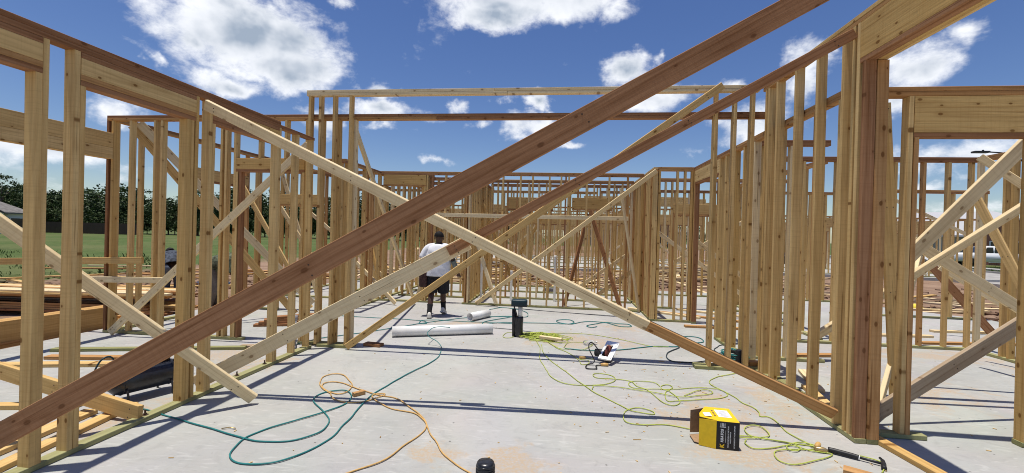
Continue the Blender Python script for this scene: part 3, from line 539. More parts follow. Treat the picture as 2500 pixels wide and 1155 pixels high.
for i, (p, q, w_, mt) in enumerate((((-6.55, 8.2, 2.7), (-4.9, 8.2, 0.1), .089, 'pine'), ((-6.6, 9.4, 2.4), (-5.6, 9.4, 1.0), .089, 'spruce'), ((-6.715, 9.9, 2.95), (-5.75, 9.9, 0.05), .089, 'spruce'), ((-6.8, 11.0, 2.2), (-4.5, 11.0, 0.4), .089, 'spruce'), ((-5.3, 11.2, 2.3), (-4.5, 10.7, .03), .089, 'pine'), ((-4.804, 9.9, 0.893), (-3.682, 9.5, 0.05), .089, 'spruce'), ((-4.3, 12.9, .03), (-4.0, 11.9, 1.2), .089, 'spruce'), ((-3.45, 10.25, 0.03), (-3.10, 10.25, 1.2), .089, 'spruce'), ((-1.9, 13.5, .1), (-.4, 13.5, 2.6), .089, 'pine'), ((2.0, 10.5, 1.9), (4.2, 10.5, 0.3), .089, 'spruce'), ((4.4, 9.8, .4), (2.7, 9.8, 1.7), .089, 'spruce'), ((2.7, 11.5, 1.0), (5.0, 11.5, 2.5), .089, 'spruce'))):
    brace(('brace falling right across the inner left partition', 'upper short brace high behind the left door header', 'steep white brace behind the left door opening', 'shallow brace far behind the left door opening', 'steep brace between the two left partitions', 'low brace on the slab left of the walking man', 'short pale prop leaning behind the man', 'pale prop standing on the back sill beside the man', 'rising brace at the far slab edge behind the rail', 'brace falling right behind the inner door frame', 'brace rising left behind the reddish door post', 'brace rising right far behind the inner door')[i], p, q, w_, mt, group='temporary braces among the inner frames')
for i, (x, y, dx, z0, z1) in enumerate(((-6, 22.9, 3, 0.1, 2.6), (-1.5, 22.9, -2.6, 0.1, 2.5), (1.5, 22.9, 3.2, .1, 2.7), (6.2, 22.9, -2.6, .1, 2.4), (-4, 26.3, 3, .1, 2.6), (0.5, 26.3, -3, .1, 2.7), (14, 24.9, 3, .1, 2.6), (18.5, 24.9, -3, .1, 2.6), (-3, 43.9, 4, .1, 2.8), (5, 43.9, -4, .1, 2.8))):
    brace('thin brace nailed on the far house frames', (x, y, z0), (x + dx, y, z1), 0.089, 'spruce', group='braces on the far house frames')

# nail heads on the big braces
def nails(ob, spots):
    L = max(v.co.x for v in ob.data.vertices) * 2; w_ = max(v.co.z for v in ob.data.vertices); tq = max(v.co.y for v in ob.data.vertices)
    for (f, g) in spots:
        bm = bmesh.new(); cyl(bm, ((f - .5) * L, -tq - .0015, g * w_), ((f - .5) * L, -tq + .004, g * w_), .0055, 8); meshobj('nail', bm, 'rust', ob)
for o_ in [o for o in bpy.data.objects if o.name.startswith('brace_board') and o.dimensions.x > 0 and max(v.co.x for v in o.data.vertices) > 1.2 and abs(o.location.y) < 6.5]:
    nr = random.Random(len(o_.name) + int(o_.location.x * 100)); nails(o_, [(f + nr.uniform(-.004, .004), g + nr.uniform(-.2, .2)) for f in (.02, .34, .62, .96) for g in (-.5, .4)])

# ================================================================ hoses and cords on the slab
H = {"teal1":[[-4.219,3.694],[-3.925,3.577],[-3.702,3.542],[-3.43,3.472],[-2.875,3.308],[-2.422,3.175],[-2.244,3.156],[-2.064,3.204],[-1.949,3.308],[-1.908,3.441],[-1.962,3.607],[-2.115,3.772],[-2.261,3.909],[-2.36,4.042],[-2.365,4.175],[-2.275,4.276],[-2.154,4.288],[-2.035,4.155],[-2.006,3.981],[-2.103,3.752],[-2.292,3.469],[-2.396,3.319],[-2.422,3.175],[-2.375,2.993],[-2.3,2.891],[-2.192,2.84],[-2.052,2.851],[-1.926,2.926],[-1.836,3.07],[-1.78,3.303],[-1.799,3.596],[-1.843,3.986],[-1.853,4.272],[-1.811,4.577],[-1.722,5.008],[-1.614,5.435],[-1.605,5.759],[-1.682,6.16],[-1.779,6.261,0.055],[-1.912,6.304,0.11],[-1.95,6.374,0.165],[-1.959,6.653,0.165],[-1.861,6.75,0.165],[-1.717,6.741,0.165]],"teal2":[[-4.726,8.069],[-3.948,8.013],[-3.353,8.005],[-3.05,8.011],[-2.603,7.95],[-2.46,7.884],[-2.412,7.732],[-2.509,7.707],[-2.562,7.825],[-2.547,7.985],[-2.307,8.094],[-2.026,8.061],[-1.622,8.06],[-1.228,8.092],[-0.802,8.083]],"teal3":[[-3.75,5.706],[-3.631,6.216],[-3.277,6.665],[-3.151,6.798],[-2.975,7.027],[-2.728,7.374],[-2.47,7.75],[-2.17,8.094],[-1.812,8.438],[-1.47,8.64],[-0.934,8.778],[-0.689,8.81],[-0.71,9.274],[-0.937,9.625],[-1.278,9.807],[-1.475,9.587],[-1.67,9.167]],"teal4":[[-1.522,8.595],[-0.974,8.781],[-1.374,8.212],[-1.395,7.899],[-1.09,8.126],[-0.424,8.247],[-0.01,8.29],[0.168,8.334],[0.249,8.507],[0.174,8.712],[0.025,8.707],[-0.085,8.582],[-0.046,8.402],[0.144,8.298],[0.264,8.388],[0.389,8.542],[0.539,8.643],[0.722,8.657],[0.859,8.597],[0.937,8.49],[1.092,8.305],[1.278,8.35],[1.271,8.542],[1.065,8.567],[0.829,8.618],[0.536,8.316],[0.476,8.184],[0.552,8.088],[0.651,8.198]],"teal5":[[0.073,6.497],[0.365,6.445],[0.849,6.573],[1.395,6.909],[1.763,6.965],[2.073,7.239],[2.267,7.39],[2.312,7.627],[2.189,7.747],[2.018,7.678]],"teal6":[[1.788,6.921],[1.562,6.613],[1.464,6.333],[1.495,6.138],[1.653,6.094],[1.933,6.21],[2.248,6.52],[2.451,6.782]],"thin":[[-1.209,7.653],[-0.8,7.575],[-0.473,7.468]],"dark":[[-0.94,9.815],[-0.224,9.591],[0.939,9.434],[1.603,9.402]],"org1":[[-2.271,4.192],[-2.42,4.307],[-2.545,4.466],[-2.616,4.65],[-2.564,4.766],[-2.44,4.755],[-2.271,4.584],[-2.173,4.445],[-2.146,4.272],[-2.19,4.197],[-2.291,4.228],[-2.435,4.333],[-2.488,4.446],[-2.43,4.521],[-2.313,4.511],[-2.155,4.417],[-1.927,4.297],[-1.754,4.235],[-1.62,4.206],[-1.508,4.123],[-1.326,3.939],[-1.184,3.788],[-1.102,3.64],[-0.99,3.44],[-0.823,3.182],[-0.616,2.997],[-0.507,2.916]],"org2":[[-2.268,4.187],[-2.154,4.054],[-2.009,4.005],[-1.857,4.058],[-1.797,4.147],[-1.745,4.237],[-1.747,4.292],[-1.814,4.279],[-1.838,4.192],[-1.719,4.059],[-1.537,3.947],[-1.304,3.875],[-1.171,3.748],[-1.104,3.621],[-1.104,3.491],[-1.177,3.243],[-1.241,3.026],[-1.372,2.872],[-1.478,2.781]],"g1":[[-0.281,6.666],[-0.236,6.214],[-0.136,5.87],[-0.005,5.571],[0.148,5.22],[0.343,4.771],[0.492,4.566],[0.601,4.415],[0.678,4.308],[0.776,4.268],[0.875,4.248],[0.886,4.307],[0.808,4.372],[0.718,4.375],[0.629,4.28],[0.588,4.106],[0.62,4.007],[0.757,3.998],[0.97,4.029],[1.159,3.971],[1.262,3.957]],"g2":[[-0.396,6.952],[-0.295,6.471],[-0.264,5.882],[-0.186,5.535],[-0.096,5.171],[0.036,4.97],[0.23,4.928],[0.464,4.999],[0.599,5.107],[0.652,5.26],[0.589,5.368],[0.46,5.404],[0.397,5.329],[0.445,5.219],[0.63,5.227],[0.805,5.175],[0.853,5.021],[0.941,4.935],[0.982,4.796],[1.034,4.579],[1.111,4.508],[1.2,4.588],[1.221,4.702],[1.177,4.93],[1.118,4.969],[1.123,5.074],[1.206,5.132],[1.238,5.043],[1.131,4.872],[1.093,4.633],[1.207,4.646],[1.449,4.722],[1.668,4.808],[1.771,4.921],[1.755,5.065],[1.563,5.106],[1.375,5.044],[1.189,4.983],[0.84,4.941],[0.771,5.059],[0.824,5.179],[0.954,5.205],[1.073,5.172],[1.105,5.07]],"g3":[[0.346,4.821],[0.388,4.932],[0.599,4.946],[0.831,4.889],[1.039,4.83],[1.233,4.749],[1.451,4.837],[1.631,4.942],[1.593,5.034],[1.453,4.958],[1.296,4.808]],"g4":[[2.297,5.863],[2.138,5.723],[1.886,5.55],[1.743,5.385],[1.706,5.23],[1.771,5.037],[1.832,4.843],[1.845,4.713],[1.906,4.585],[1.907,4.48],[1.872,4.387],[1.938,4.386],[1.964,4.319],[1.966,4.182],[1.96,4.074],[1.981,3.976],[2.007,3.893],[2.069,3.777],[2.107,3.737]],"g5":[[1.492,3.906],[1.636,3.913],[1.827,3.857],[2.02,3.822],[2.121,3.789]],"g6":[[1.486,3.869],[1.62,3.874],[1.77,3.954],[1.781,4.109],[1.71,4.137],[1.614,4.06],[1.601,3.943],[1.67,3.883],[1.769,3.864],[1.875,3.831],[1.921,3.771],[1.87,3.698],[1.815,3.705],[1.841,3.791],[1.966,3.863],[2.098,3.802]],"g7":[[1.546,3.843],[1.509,3.768],[1.545,3.691],[1.672,3.713],[1.858,3.794],[1.974,3.732],[2.05,3.713],[2.12,3.684],[1.948,3.574],[1.735,3.481],[1.645,3.523],[1.666,3.632],[1.752,3.694],[1.983,3.749],[2.117,3.756],[2.315,3.705],[2.416,3.623],[2.391,3.534],[2.319,3.455]],"g8":[[-0.345,7.427],[-0.183,7.44],[0.248,7.541],[0.619,7.47],[1.005,7.216],[1.245,7.006],[1.416,6.895],[1.69,6.955]],"g9":[[-0.246,6.986],[-0.061,6.522],[0.101,6.287],[0.208,6.06],[0.256,5.876],[0.281,5.735],[0.366,5.788],[0.374,5.939],[0.269,5.955],[0.295,6.078],[0.463,5.995]],"g10":[[-0.339,7.307],[-0.217,6.886],[-0.014,6.486],[0.173,6.48],[0.312,6.465],[0.413,6.626],[0.473,6.834],[0.33,6.904],[0.131,6.86],[0.057,6.548]],"g11":[[-0.758,7.353],[-0.883,7.323],[-0.925,7.078],[-0.857,6.959],[-0.763,7.025],[-0.753,7.21]],"blk":[[2.354,6.736],[2.274,6.719],[2.29,6.902],[2.419,7.154],[2.528,7.245],[2.697,7.316],[2.885,7.393],[2.946,7.304]],"cordL":[[-4.085,3.883],[-4.014,3.954],[-4.114,4.181],[-4.148,4.24],[-4.149,3.987]]}
def cord(key, r, mat, name, label, cat, group=None, closed=False, extra=None, lift=0.0):
    pts = [(q[0], q[1], (q[2] if len(q) > 2 else 0.0) + r + 0.002 + lift + 0.003 * (0.5 + 0.5 * math.sin(i * 1.7))) for i, q in enumerate(H[key])]
    if extra: pts = extra + pts
    sp_ = [q + Vector((noise.noise((q.x * 5, q.y * 5, 1)), noise.noise((q.x * 5, q.y * 5, 7)), 0)) * .012 for q in spline(pts, 6)]; bm = bmesh.new(); tube(bm, sp_, r, 6); o = meshobj(name, bm, mat, None, True); return tag(o, label, cat, group)
cord('teal1', 0.006, 'teal', 'air_hose', 'teal air hose looping over the near slab and up to the long white pipe', 'hose')
cord('teal2', 0.006, 'teal', 'air_hose', 'thin teal hose with a small ring between the man and the white pipes', 'hose')
cord('teal3', 0.0065, 'teal', 'air_hose', 'teal hose crossing behind the long white pipe to the black standpipe', 'hose')
cord('teal4', 0.007, 'teal', 'air_hose', 'teal hose in flat figure eights right of the black standpipe', 'hose')
cord('teal5', 0.007, 'teal', 'air_hose', 'teal hose running from the saw to the right wall', 'hose')
cord('teal6', 0.007, 'dark_teal', 'air_hose', 'dark hose loop at the foot of the right wall end stud', 'hose')
cord('thin', 0.005, 'dark_teal', 'air_hose', 'short dark hose between the long pipe and the standpipe', 'hose')
cord('dark', 0.004, 'black', 'chalk_line', 'thin dark line stretched over the slab before the back sill', 'cord')
cord('org1', 0.0056, 'orange', 'extension_cord', 'orange cord with two round loops, tail to the front edge', 'cord')
cord('org2', 0.0056, 'orange', 'extension_cord', 'orange cord returning left along the front edge', 'cord')
cord('g1', 0.0044, 'lime', 'extension_cord', 'lime cord running from the standpipe to behind the yellow box', 'cord')
cord('g2', 0.0044, 'lime', 'extension_cord', 'lime cord lying in a wide tangle on the sawdust behind the yellow box', 'cord')
cord('g3', 0.0044, 'lime', 'extension_cord', 'lime cord loop end through the middle of the wide tangle', 'cord', lift=.004)
cord('g4', 0.0044, 'lime', 'extension_cord', 'lime cord wandering from the right wall to the hammer', 'cord')
cord('g5', 0.0044, 'lime', 'extension_cord', 'straight lime cord from the yellow box towards the orange plugs', 'cord')
cord('g6', 0.0044, 'lime', 'extension_cord', 'lime cord in an upright loop right of the yellow box', 'cord', lift=.005)
cord('g7', 0.0044, 'lime', 'extension_cord', 'lime cord in a big flat loop running past the hammer head', 'cord', lift=.002)
cord('g8', 0.0045, 'lime', 'extension_cord', 'thin lime line from the tangle to the right wall hose', 'cord')
cord('g9', 0.0044, 'lime', 'extension_cord', 'lime cord ending in a small coil left of the saw', 'cord')
cord('g10', 0.0044, 'lime', 'extension_cord', 'lime cord around the clear bottle behind the saw', 'cord', lift=.003)
cord('g11', 0.0044, 'lime', 'extension_cord', 'small lime loop left of the standpipe foot', 'cord')
cord('blk', 0.006, 'dark_teal', 'air_hose', 'dark hose loop among the right wall studs', 'hose')
rn = random.Random(3)
pts = []
for k in range(150):
    a = k * 0.83 + rn.uniform(-.3, .3); s_ = rn.uniform(0.25, 1.0)
    pts.append((-0.42 + 0.42 * s_ * math.cos(a) + rn.uniform(0, .25), 7.12 + 0.30 * s_ * math.sin(a) - 0.10 * s_ * math.cos(a), 0.01 + rn.uniform(0, 0.07) * (1.2 - s_)))
bm = bmesh.new(); tube(bm, spline(pts, 5), 0.0048, 5); tag(meshobj('extension_cord', bm, 'lime', None, True), 'heap of tangled lime cord at the foot of the black standpipe', 'cord')
pts = []
for k in range(90):
    a = k * 0.62; pts.append((2.40 + 0.15 * math.cos(a) + rn.uniform(-.04, .04), 6.42 + 0.2 * math.sin(a) + rn.uniform(-.05, .05), 0.02 + 0.0009 * k + rn.uniform(0, .02)))
bm = bmesh.new(); tube(bm, spline(pts, 4), 0.006, 6); tag(meshobj('air_hose', bm, 'teal', None, True), 'coil of teal hose heaped behind the right wall studs', 'hose')

# ================================================================ pipes and plumbing stubs
def pipe(p0, p1, r, label, mat='pvc', wall_=0.008, name='white_pipe'):
    p0, p1 = Vector(p0), Vector(p1); bm = bmesh.new()
    d = (p1 - p0).normalized(); a = tube(bm, [p0, p1], r, 28, False); b_ = tube(bm, [p0, p1], r - wall_, 28, False)
    for k in range(28):
        bm.faces.new((a[0][k], b_[0][k], b_[0][(k + 1) % 28], a[0][(k + 1) % 28])); bm.faces.new((a[1][k], a[1][(k + 1) % 28], b_[1][(k + 1) % 28], b_[1][k]))
    bmesh.ops.recalc_face_normals(bm, faces=bm.faces[:])
    o = meshobj(name, bm, mat, None, False)
    for p in o.data.polygons: p.use_smooth = len(p.vertices) == 4 and abs(p.normal.dot(d)) < 0.5
    return tag(o, label, 'pipe')
pipe((-2.62, 6.66, 0.082), (-1.13, 7.24, 0.082), 0.08, 'long white plastic pipe lying on the slab, hose over it')
pipe((-1.70, 8.15, 0.078), (-1.44, 8.66, 0.078), 0.076, 'short white plastic pipe lying end-on near the man')
sp = empty('standpipe', (-0.675, 7.12, 0)); tag(sp, 'black wrapped standpipe with dark teal cap in the middle of the slab', 'pipe')
bm = bmesh.new(); rg = [ell(0, 0, z, 0.068, 0.068, 18, 0.10, 3.0) for z in (0, .05, .1, .15, .2, .25, .30, .325)]; loft(bm, rg); meshobj('black_sleeve', bm, 'black_wrap', sp, True)
bm = bmesh.new(); cyl(bm, (-.075, 0, 0), (-.085, 0, .44), 0.032, 12); meshobj('side_conduit', bm, 'black', sp, True)
bm = bmesh.new(); cyl(bm, (0.018, 0, .30), (0.018, 0, .50), 0.036, 16); meshobj('white_riser', bm, 'pvc', sp, True)
bm = bmesh.new(); tube(bm, spline([(-.085, 0, .52), (-.075, -.02, .46), (-.05, -.03, .40), (-.03, -.03, .33)], 4), 0.012, 8); meshobj('cable', bm, 'black', sp, True)
c_ = meshobj('cap', rbox((0, 0, .55), (.255, .16, .105), .028, None, 3), 'dark_teal', sp, True)
meshobj('cap_lip', rbox((0, 0, .503), (.262, .166, .018), .006), 'black', c_)
dc = empty('drain_stub', (-0.478, 2.93, 0)); tag(dc, 'short black taped drain stub at the bottom edge of the picture', 'pipe')
bm = bmesh.new(); loft(bm, [ell(0, 0, z, r_, r_, 24, 0.05, 1.0) for z, r_ in ((0, .062), (.05, .060), (.105, .061), (.118, .056), (.121, .02))]); meshobj('wrapped_pipe', bm, 'black_wrap', dc, True)
for k in range(6):
    bm = bmesh.new(); z = .018 + .016 * k; tube(bm, [(math.cos(a) * .0625, math.sin(a) * .0625, z + .006 * math.sin(a * 2 + k)) for a in [i * .35 for i in range(19)]], .0035, 5); meshobj('tape_fold', bm, 'black_wrap', dc, True)
st = empty('vent_stub', (-3.585, 5.62, 0)); tag(st, 'grey plumbing riser with a tee beside the left cross corner', 'pipe')
bm = bmesh.new(); cyl(bm, (0, 0, 0), (0, 0, .46), .026, 14); meshobj('riser', bm, 'grey_pvc', st, True)
for z, h_ in ((0, .07), (.40, .08)):
    bm = bmesh.new(); cyl(bm, (0, 0, z), (0, 0, z + h_), .034, 14); meshobj('coupling', bm, 'grey_pvc', st, True)
bm = bmesh.new(); tube(bm, spline([(0, 0, .30), (.03, 0, .32), (.07, 0, .34), (.12, .02, .35)], 4), .02, 10); meshobj('branch', bm, 'pvc_dirty', st, True)
for i, (x, y, h_, lb) in enumerate(((-0.18, 11.1, 1.15, 'tall thin white riser pipe behind the back frame'), (-1.25, 10.9, .75, 'white riser pipe standing in the back frame opening'), (-1.95, 10.6, 1.0, 'slim grey riser beside the close studs in the back opening'))):
    bm = bmesh.new(); tube(bm, [(0, 0, 0), (0, 0, h_ * .97), (0, 0, h_)], [.03, .03, .034], 12); tag(meshobj('riser_pipe', bm, 'pvc', None, True, (x, y, 0)), lb, 'pipe')
# anchor bolts standing in the sills
for i, (x, y) in enumerate(((-3.475, 3.36), (-3.475, 4.42), (-3.47, 4.86), (-3.475, 2.10))):
    ab = empty('anchor_bolt', (x, y, TH + .003)); tag(ab, 'rusty anchor bolt with nut standing in the left sill', 'bolt', 'anchor bolts in the left sill')
    bm = bmesh.new(); cyl(bm, (0, 0, -.01), (0, 0, .045), .007, 8); meshobj('rod', bm, 'rust', ab)
    bm = bmesh.new(); cyl(bm, (0, 0, .004), (0, 0, .016), .013, 6); nt_ = meshobj('nut', bm, 'rust', ab)
    bm = bmesh.new(); cyl(bm, (0, 0, 0), (0, 0, .004), .024, 12); meshobj('washer', bm, 'rust', ab)

# ================================================================ offcuts and boards lying about
def lying(label, c, ang, L, w, t, mat, z=0.0, tilt=0.0, group=None, cat='board', name='loose_board'):
    d = Vector((math.cos(ang), math.sin(ang), math.sin(tilt))) * L / 2; p = Vector((c[0], c[1], z + t / 2 + 0.002))
    o = board(name, p - d, p + d, t, w, mat); return tag(o, label, cat, group)
lying('small reddish offcut between the orange cord loops', (-1.99, 4.22), 0.9, 0.12, 0.045, .038, 'redpine', name='offcut', cat='offcut')
lying('dark wood offcut at the foot of the slim brace', (-2.66, 6.07), -0.15, 0.26, 0.12, .04, 'fir', name='offcut', cat='offcut')
lying('pale offcut half buried in the lime cord heap', (-0.15, 6.90), -0.33, 0.36, 0.07, .04, 'spruce', .03, name='offcut', cat='offcut')
lying('orange-brown offcut at the bottom edge right of the yellow box', (2.13, 3.38), -0.55, 0.20, 0.089, .038, 'redpine', name='offcut', cat='offcut')
lying('yellow board lying on the slab from the corner post to the bottom edge', (2.715, 3.45), R(97), 1.35, 0.089, .038, 'pine')
lying('small pale block on the porch slab before the long frame', (-4.25, 5.62), 0.2, 0.20, 0.089, .038, 'weathered', name='offcut', cat='offcut')
lying('brown board lying outside the left sill, nearer one', (-3.93, 2.55), R(97), 1.7, 0.12, .038, 'pine')
lying('brown board lying outside the left sill, farther one', (-3.74, 2.95), R(99), 1.3, 0.10, .038, 'pine')
lying('pale board on the porch slab with its cut end towards the compressor', (-5.75, 4.45), R(14), 1.5, 0.12, .038, 'pine')
lying('short tan board behind the pale one on the porch slab', (-5.72, 4.75), R(10), 0.9, 0.10, .038, 'redpine')
lying('thin board at the far left edge of the porch slab', (-4.9, 3.35), R(12), 1.3, 0.089, .038, 'pine')
lying('green treated plate lying across the porch slab', (-5.35, 5.25), R(15), 2.3, 0.089, .038, 'treated')
for i in range(4): lying(('lowest', 'second', 'third', 'topmost')[i] + ' reddish board in the small pile behind the left door opening', (-4.75 + .05 * i, 7.0 + .06 * i), R(20 + 7 * i), .75, .14, .038, 'fir', .039 * i, group='small reddish pile behind the left door opening')
for i, (x, y, a, L) in enumerate(((2.2, 10.0, -.6, 1.6), (2.9, 9.7, -.5, 1.9), (3.4, 10.2, -.5, 1.7), (3.1, 8.6, 0.0, 1.6), (5.3, 8.6, .1, 2.6), (7.2, 8.3, .15, 2.5), (8.2, 9.4, .1, 2.4), (3.9, 6.9, .2, 1.2), (2.95, 5.6, 1.3, .8), (2.72, 5.05, 1.4, .6))):
    lying(('tan board lying behind the dense stud corner', 'longer board lying slanted behind the inner door opening', 'board lying slanted right of the inner door opening', 'board lying level before the inner door opening', 'long board lying before the outer right frame', 'long board lying outside the outer right frame', 'board lying at the right slab edge behind the outer corner', 'short board lying inside the headed door frame', 'short board lying behind the close right studs', 'shortest board lying just behind the reddish corner post')[i], (x, y), a, L, .10, .038, pick('pine', 'redpine', 'spruce'), group='loose boards on the slab in the right-hand rooms')
# lumber stack and laminated beams beside the porch
rn = random.Random(11)
for k in range(7):
    for j in range(5):
        L = rn.uniform(4.6, 7.5); yy = 7.25 + .16 * j + rn.uniform(-.02, .02)
        p = Vector((-7.55 - L + rn.uniform(-.3, .25), yy - .25, GZ + .11 + .041 * k + (0.12 if k > 3 else 0))); q = p + Vector((L, .55, 0))
        tag(board('stacked_board', p, q, TH, .14, rn.choice(['redpine', 'pine', 'redpine', 'fir', 'spruce'])), f'{("bottom", "second", "third", "fourth", "fifth", "sixth", "top")[k]} layer board in the porch-side lumber stack, {("nearest", "second", "middle", "fourth", "farthest")[j]} in its layer', 'board', 'boards in the lumber stack beside the porch')
for x_ in (-9.0, -11.5, -13.5): tag(board('stack_bearer', (x_, 6.95, GZ + .05), (x_ + .1, 8.1, GZ + .05), .089, .089, 'weathered'), 'squared bearer under the lumber stack beside the porch', 'bearer', 'bearers under the lumber stack')
for k in range(5):
    tag(board('laminated_beam', (-7.95 + .047 * k, 1.0 + .1 * k, GZ + .27), (-7.42 + .047 * k, 6.5 + rn.uniform(-.15, .15), GZ + .27), .36, .044, 'lvl'), 'deep orange laminated beam standing on edge beside the porch slab', 'beam', 'laminated beams standing beside the porch')
for k in range(7):
    a = rn.uniform(.9, 1.5); tag(board('scrap_board', (-7.6 + rn.uniform(-.3, .2), 4.2 + .2 * k, GZ + .06 + .03 * k), (-7.35 + rn.uniform(-.2, .2), 6.3 + .12 * k, GZ + .10 + .02 * k), TH, .1, rn.choice(['pine', 'spruce', 'redpine'])), 'pale scrap board heaped between the beams and the slab', 'board', 'scrap boards beside the laminated beams')
# scrap lumber strewn on the dirt between the houses
for k in range(150):
    x = rn.uniform(-9, 12); y = rn.uniform(15.2, 21.5); L = rn.uniform(.6, 3.2); a = rn.choice([rn.gauss(0, .35), rn.uniform(0, 3.14)])
    z = GZ + .05 + rn.uniform(0, .22) * (1 if y > 17 else .3); tl = rn.gauss(0, .05)
    lying('scrap board strewn on the dirt between the house frames', (x, y), a, L, rn.choice([.089, .14]), TH, rn.choice(['pine', 'spruce', 'spruce', 'weathered']), z, tl, 'scrap boards strewn on the dirt between the houses')
for (cx, cy, n_, lb) in ((5.6, 20.0, 24, 'right'), (-3.0, 19.5, 26, 'left')):
    for k in range(n_):
        lying(f'board in the untidy {lb}-hand heap on the dirt behind the back frame', (cx + rn.uniform(-1.4, 1.4), cy + rn.uniform(-.7, .7)), rn.gauss(.1, .4), rn.uniform(1.5, 3.2), .12, TH, rn.choice(['pine', 'spruce', 'spruce', 'weathered']), GZ + .1 + .025 * k, rn.gauss(0, .06), f'{lb}-hand heap of boards on the dirt')
for k in range(12):
    lying('board lying by the dirt on the right near the street', (rn.uniform(7.4, 13.5), rn.uniform(11.6, 17)), rn.gauss(.1, .35), rn.uniform(1.2, 3.0), .12, TH, rn.choice(['pine', 'spruce', 'weathered']), GZ + .06 + rn.uniform(0, .12), rn.gauss(0, .03), 'boards by the dirt near the street')
for k in range(22):
    lying('board on the dirt beyond the lumber stack', (rn.uniform(-15, -8.5), rn.uniform(8.6, 14)), rn.gauss(.2, .4), rn.uniform(1.2, 3.5), .12, TH, rn.choice(['pine', 'spruce', 'redpine']), GZ + .07 + rn.uniform(0, .3), rn.gauss(0, .04), 'boards on the dirt beyond the lumber stack')
lying('plywood sheet leaning in the back opening', (-0.4, 13.4), 0.0, .42, .9, .018, 'spruce', .4, 0.0)
# splinters and chips left on the slab by the saw
bm = bmesh.new()
for k in range(260):
    if rn.random() < .55: x, y = rn.gauss(1.4, 1.0), rn.gauss(4.6, 1.1)
    else: x, y = rn.uniform(-3.2, 6), rn.uniform(2.6, 9.8)
    l_ = rn.uniform(.006, .035) * (1 if rn.random() < .93 else 2.5); bbox(bm, (x, y, .004), (l_, rn.uniform(.003, .010), .004), Matrix.Rotation(rn.uniform(0, 3.14), 3, 'Z'))
tag(meshobj('wood_chips', bm, 'pine'), 'fine wood chips and splinters scattered over the slab', 'chips', kind='stuff')
# clods of turned earth
bm = bmesh.new()
for k in range(1500):
    zone = rn.random()
    if zone < .4: x, y = rn.uniform(-17, -9), rn.uniform(9, 15)
    elif zone < .8: x, y = rn.uniform(-9, 10), rn.uniform(15, 22)
    else: x, y = rn.uniform(10.3, 16.5), rn.uniform(9, 20)
    s_ = rn.uniform(.04, .18); r_ = bmesh.ops.create_icosphere(bm, subdivisions=1, radius=s_)
    for v in r_['verts']: v.co = Vector((v.co.x * rn.uniform(.8, 1.5) + x, v.co.y * rn.uniform(.8, 1.4) + y, v.co.z * .6 + gh(x, y) + .02))
tag(meshobj('clods', bm, 'soil'), 'clods of turned brown earth around the building plots', 'earth', kind='stuff')
# grass in the field on the left and on the verge
bm = bmesh.new()
def tuft(x, y, h_):
    for q in range(4):
        a = rn.uniform(0, 6.28); w_ = h_ * .09; ox, oy = x + rn.uniform(-.12, .12), y + rn.uniform(-.12, .12); lx, ly = math.cos(a) * h_ * .5, math.sin(a) * h_ * .5
        v = [bm.verts.new((ox - w_, oy, GZ)), bm.verts.new((ox + w_, oy, GZ)), bm.verts.new((ox + lx * .4 + w_ * .6, oy + ly * .4, GZ + h_ * .65)), bm.verts.new((ox + lx, oy + ly, GZ + h_))]
        bm.faces.new(v)
for k in range(600):
    r_ = rn.random(); y = 10 + 13 * r_; x = -16 - rn.random() * (8 + y * 1.5); tuft(x, y, rn.uniform(.08, .22) * (1 + y / 80))
for k in range(1500): 
    y = rn.uniform(20, 46); x = 20.5 + (y + 30) * 10 / 180 + rn.uniform(4.8, 7.2) + (0 if rn.random() < .5 else rn.uniform(2.3, 6)); tuft(x, y, rn.uniform(.08, .18))
tag(meshobj('grass', bm, 'blade'), 'rough green grass in the field left and on the street verge', 'grass', kind='stuff')
# ================================================================ people
def garment(name, parent, mat, pts, radii, n=16, wob=0.06, seed=0.0, sub=4):
    # a soft sleeve of cloth round a chain of points; radii are (side, front) pairs
    P = spline(pts, sub); m_ = len(pts) - 1; rings = []
    for i, p in enumerate(P):
        f = i / sub; k = min(int(f), m_ - 1); s_ = f - k
        rx = radii[k][0] * (1 - s_) + radii[k + 1][0] * s_; ry = radii[k][1] * (1 - s_) + radii[k + 1][1] * s_
        d = (P[min(i + 1, len(P) - 1)] - P[max(i - 1, 0)]).normalized()
        u = Vector((1, 0, 0)); u = (u - d * u.dot(d)).normalized(); v = d.cross(u)
        ring = []
        for q in range(n):
            a = 2 * math.pi * q / n; w_ = 1 + wob * noise.noise((p.x * 6 + math.cos(a) * 1.6 + seed, p.y * 6 + math.sin(a) * 1.6, p.z * 11 + math.cos(a) * 2))
            ring.append(p + u * math.cos(a) * rx * w_ + v * math.sin(a) * ry * w_)
        rings.append(ring)
    bm = bmesh.new(); loft(bm, rings, False); bmesh.ops.recalc_face_normals(bm, faces=bm.faces[:])
    o = meshobj(name, bm, mat, parent, True)
    sd_ = o.modifiers.new('hem', 'SOLIDIFY'); sd_.thickness = 0.006; sd_.offset = 0.0
    return o
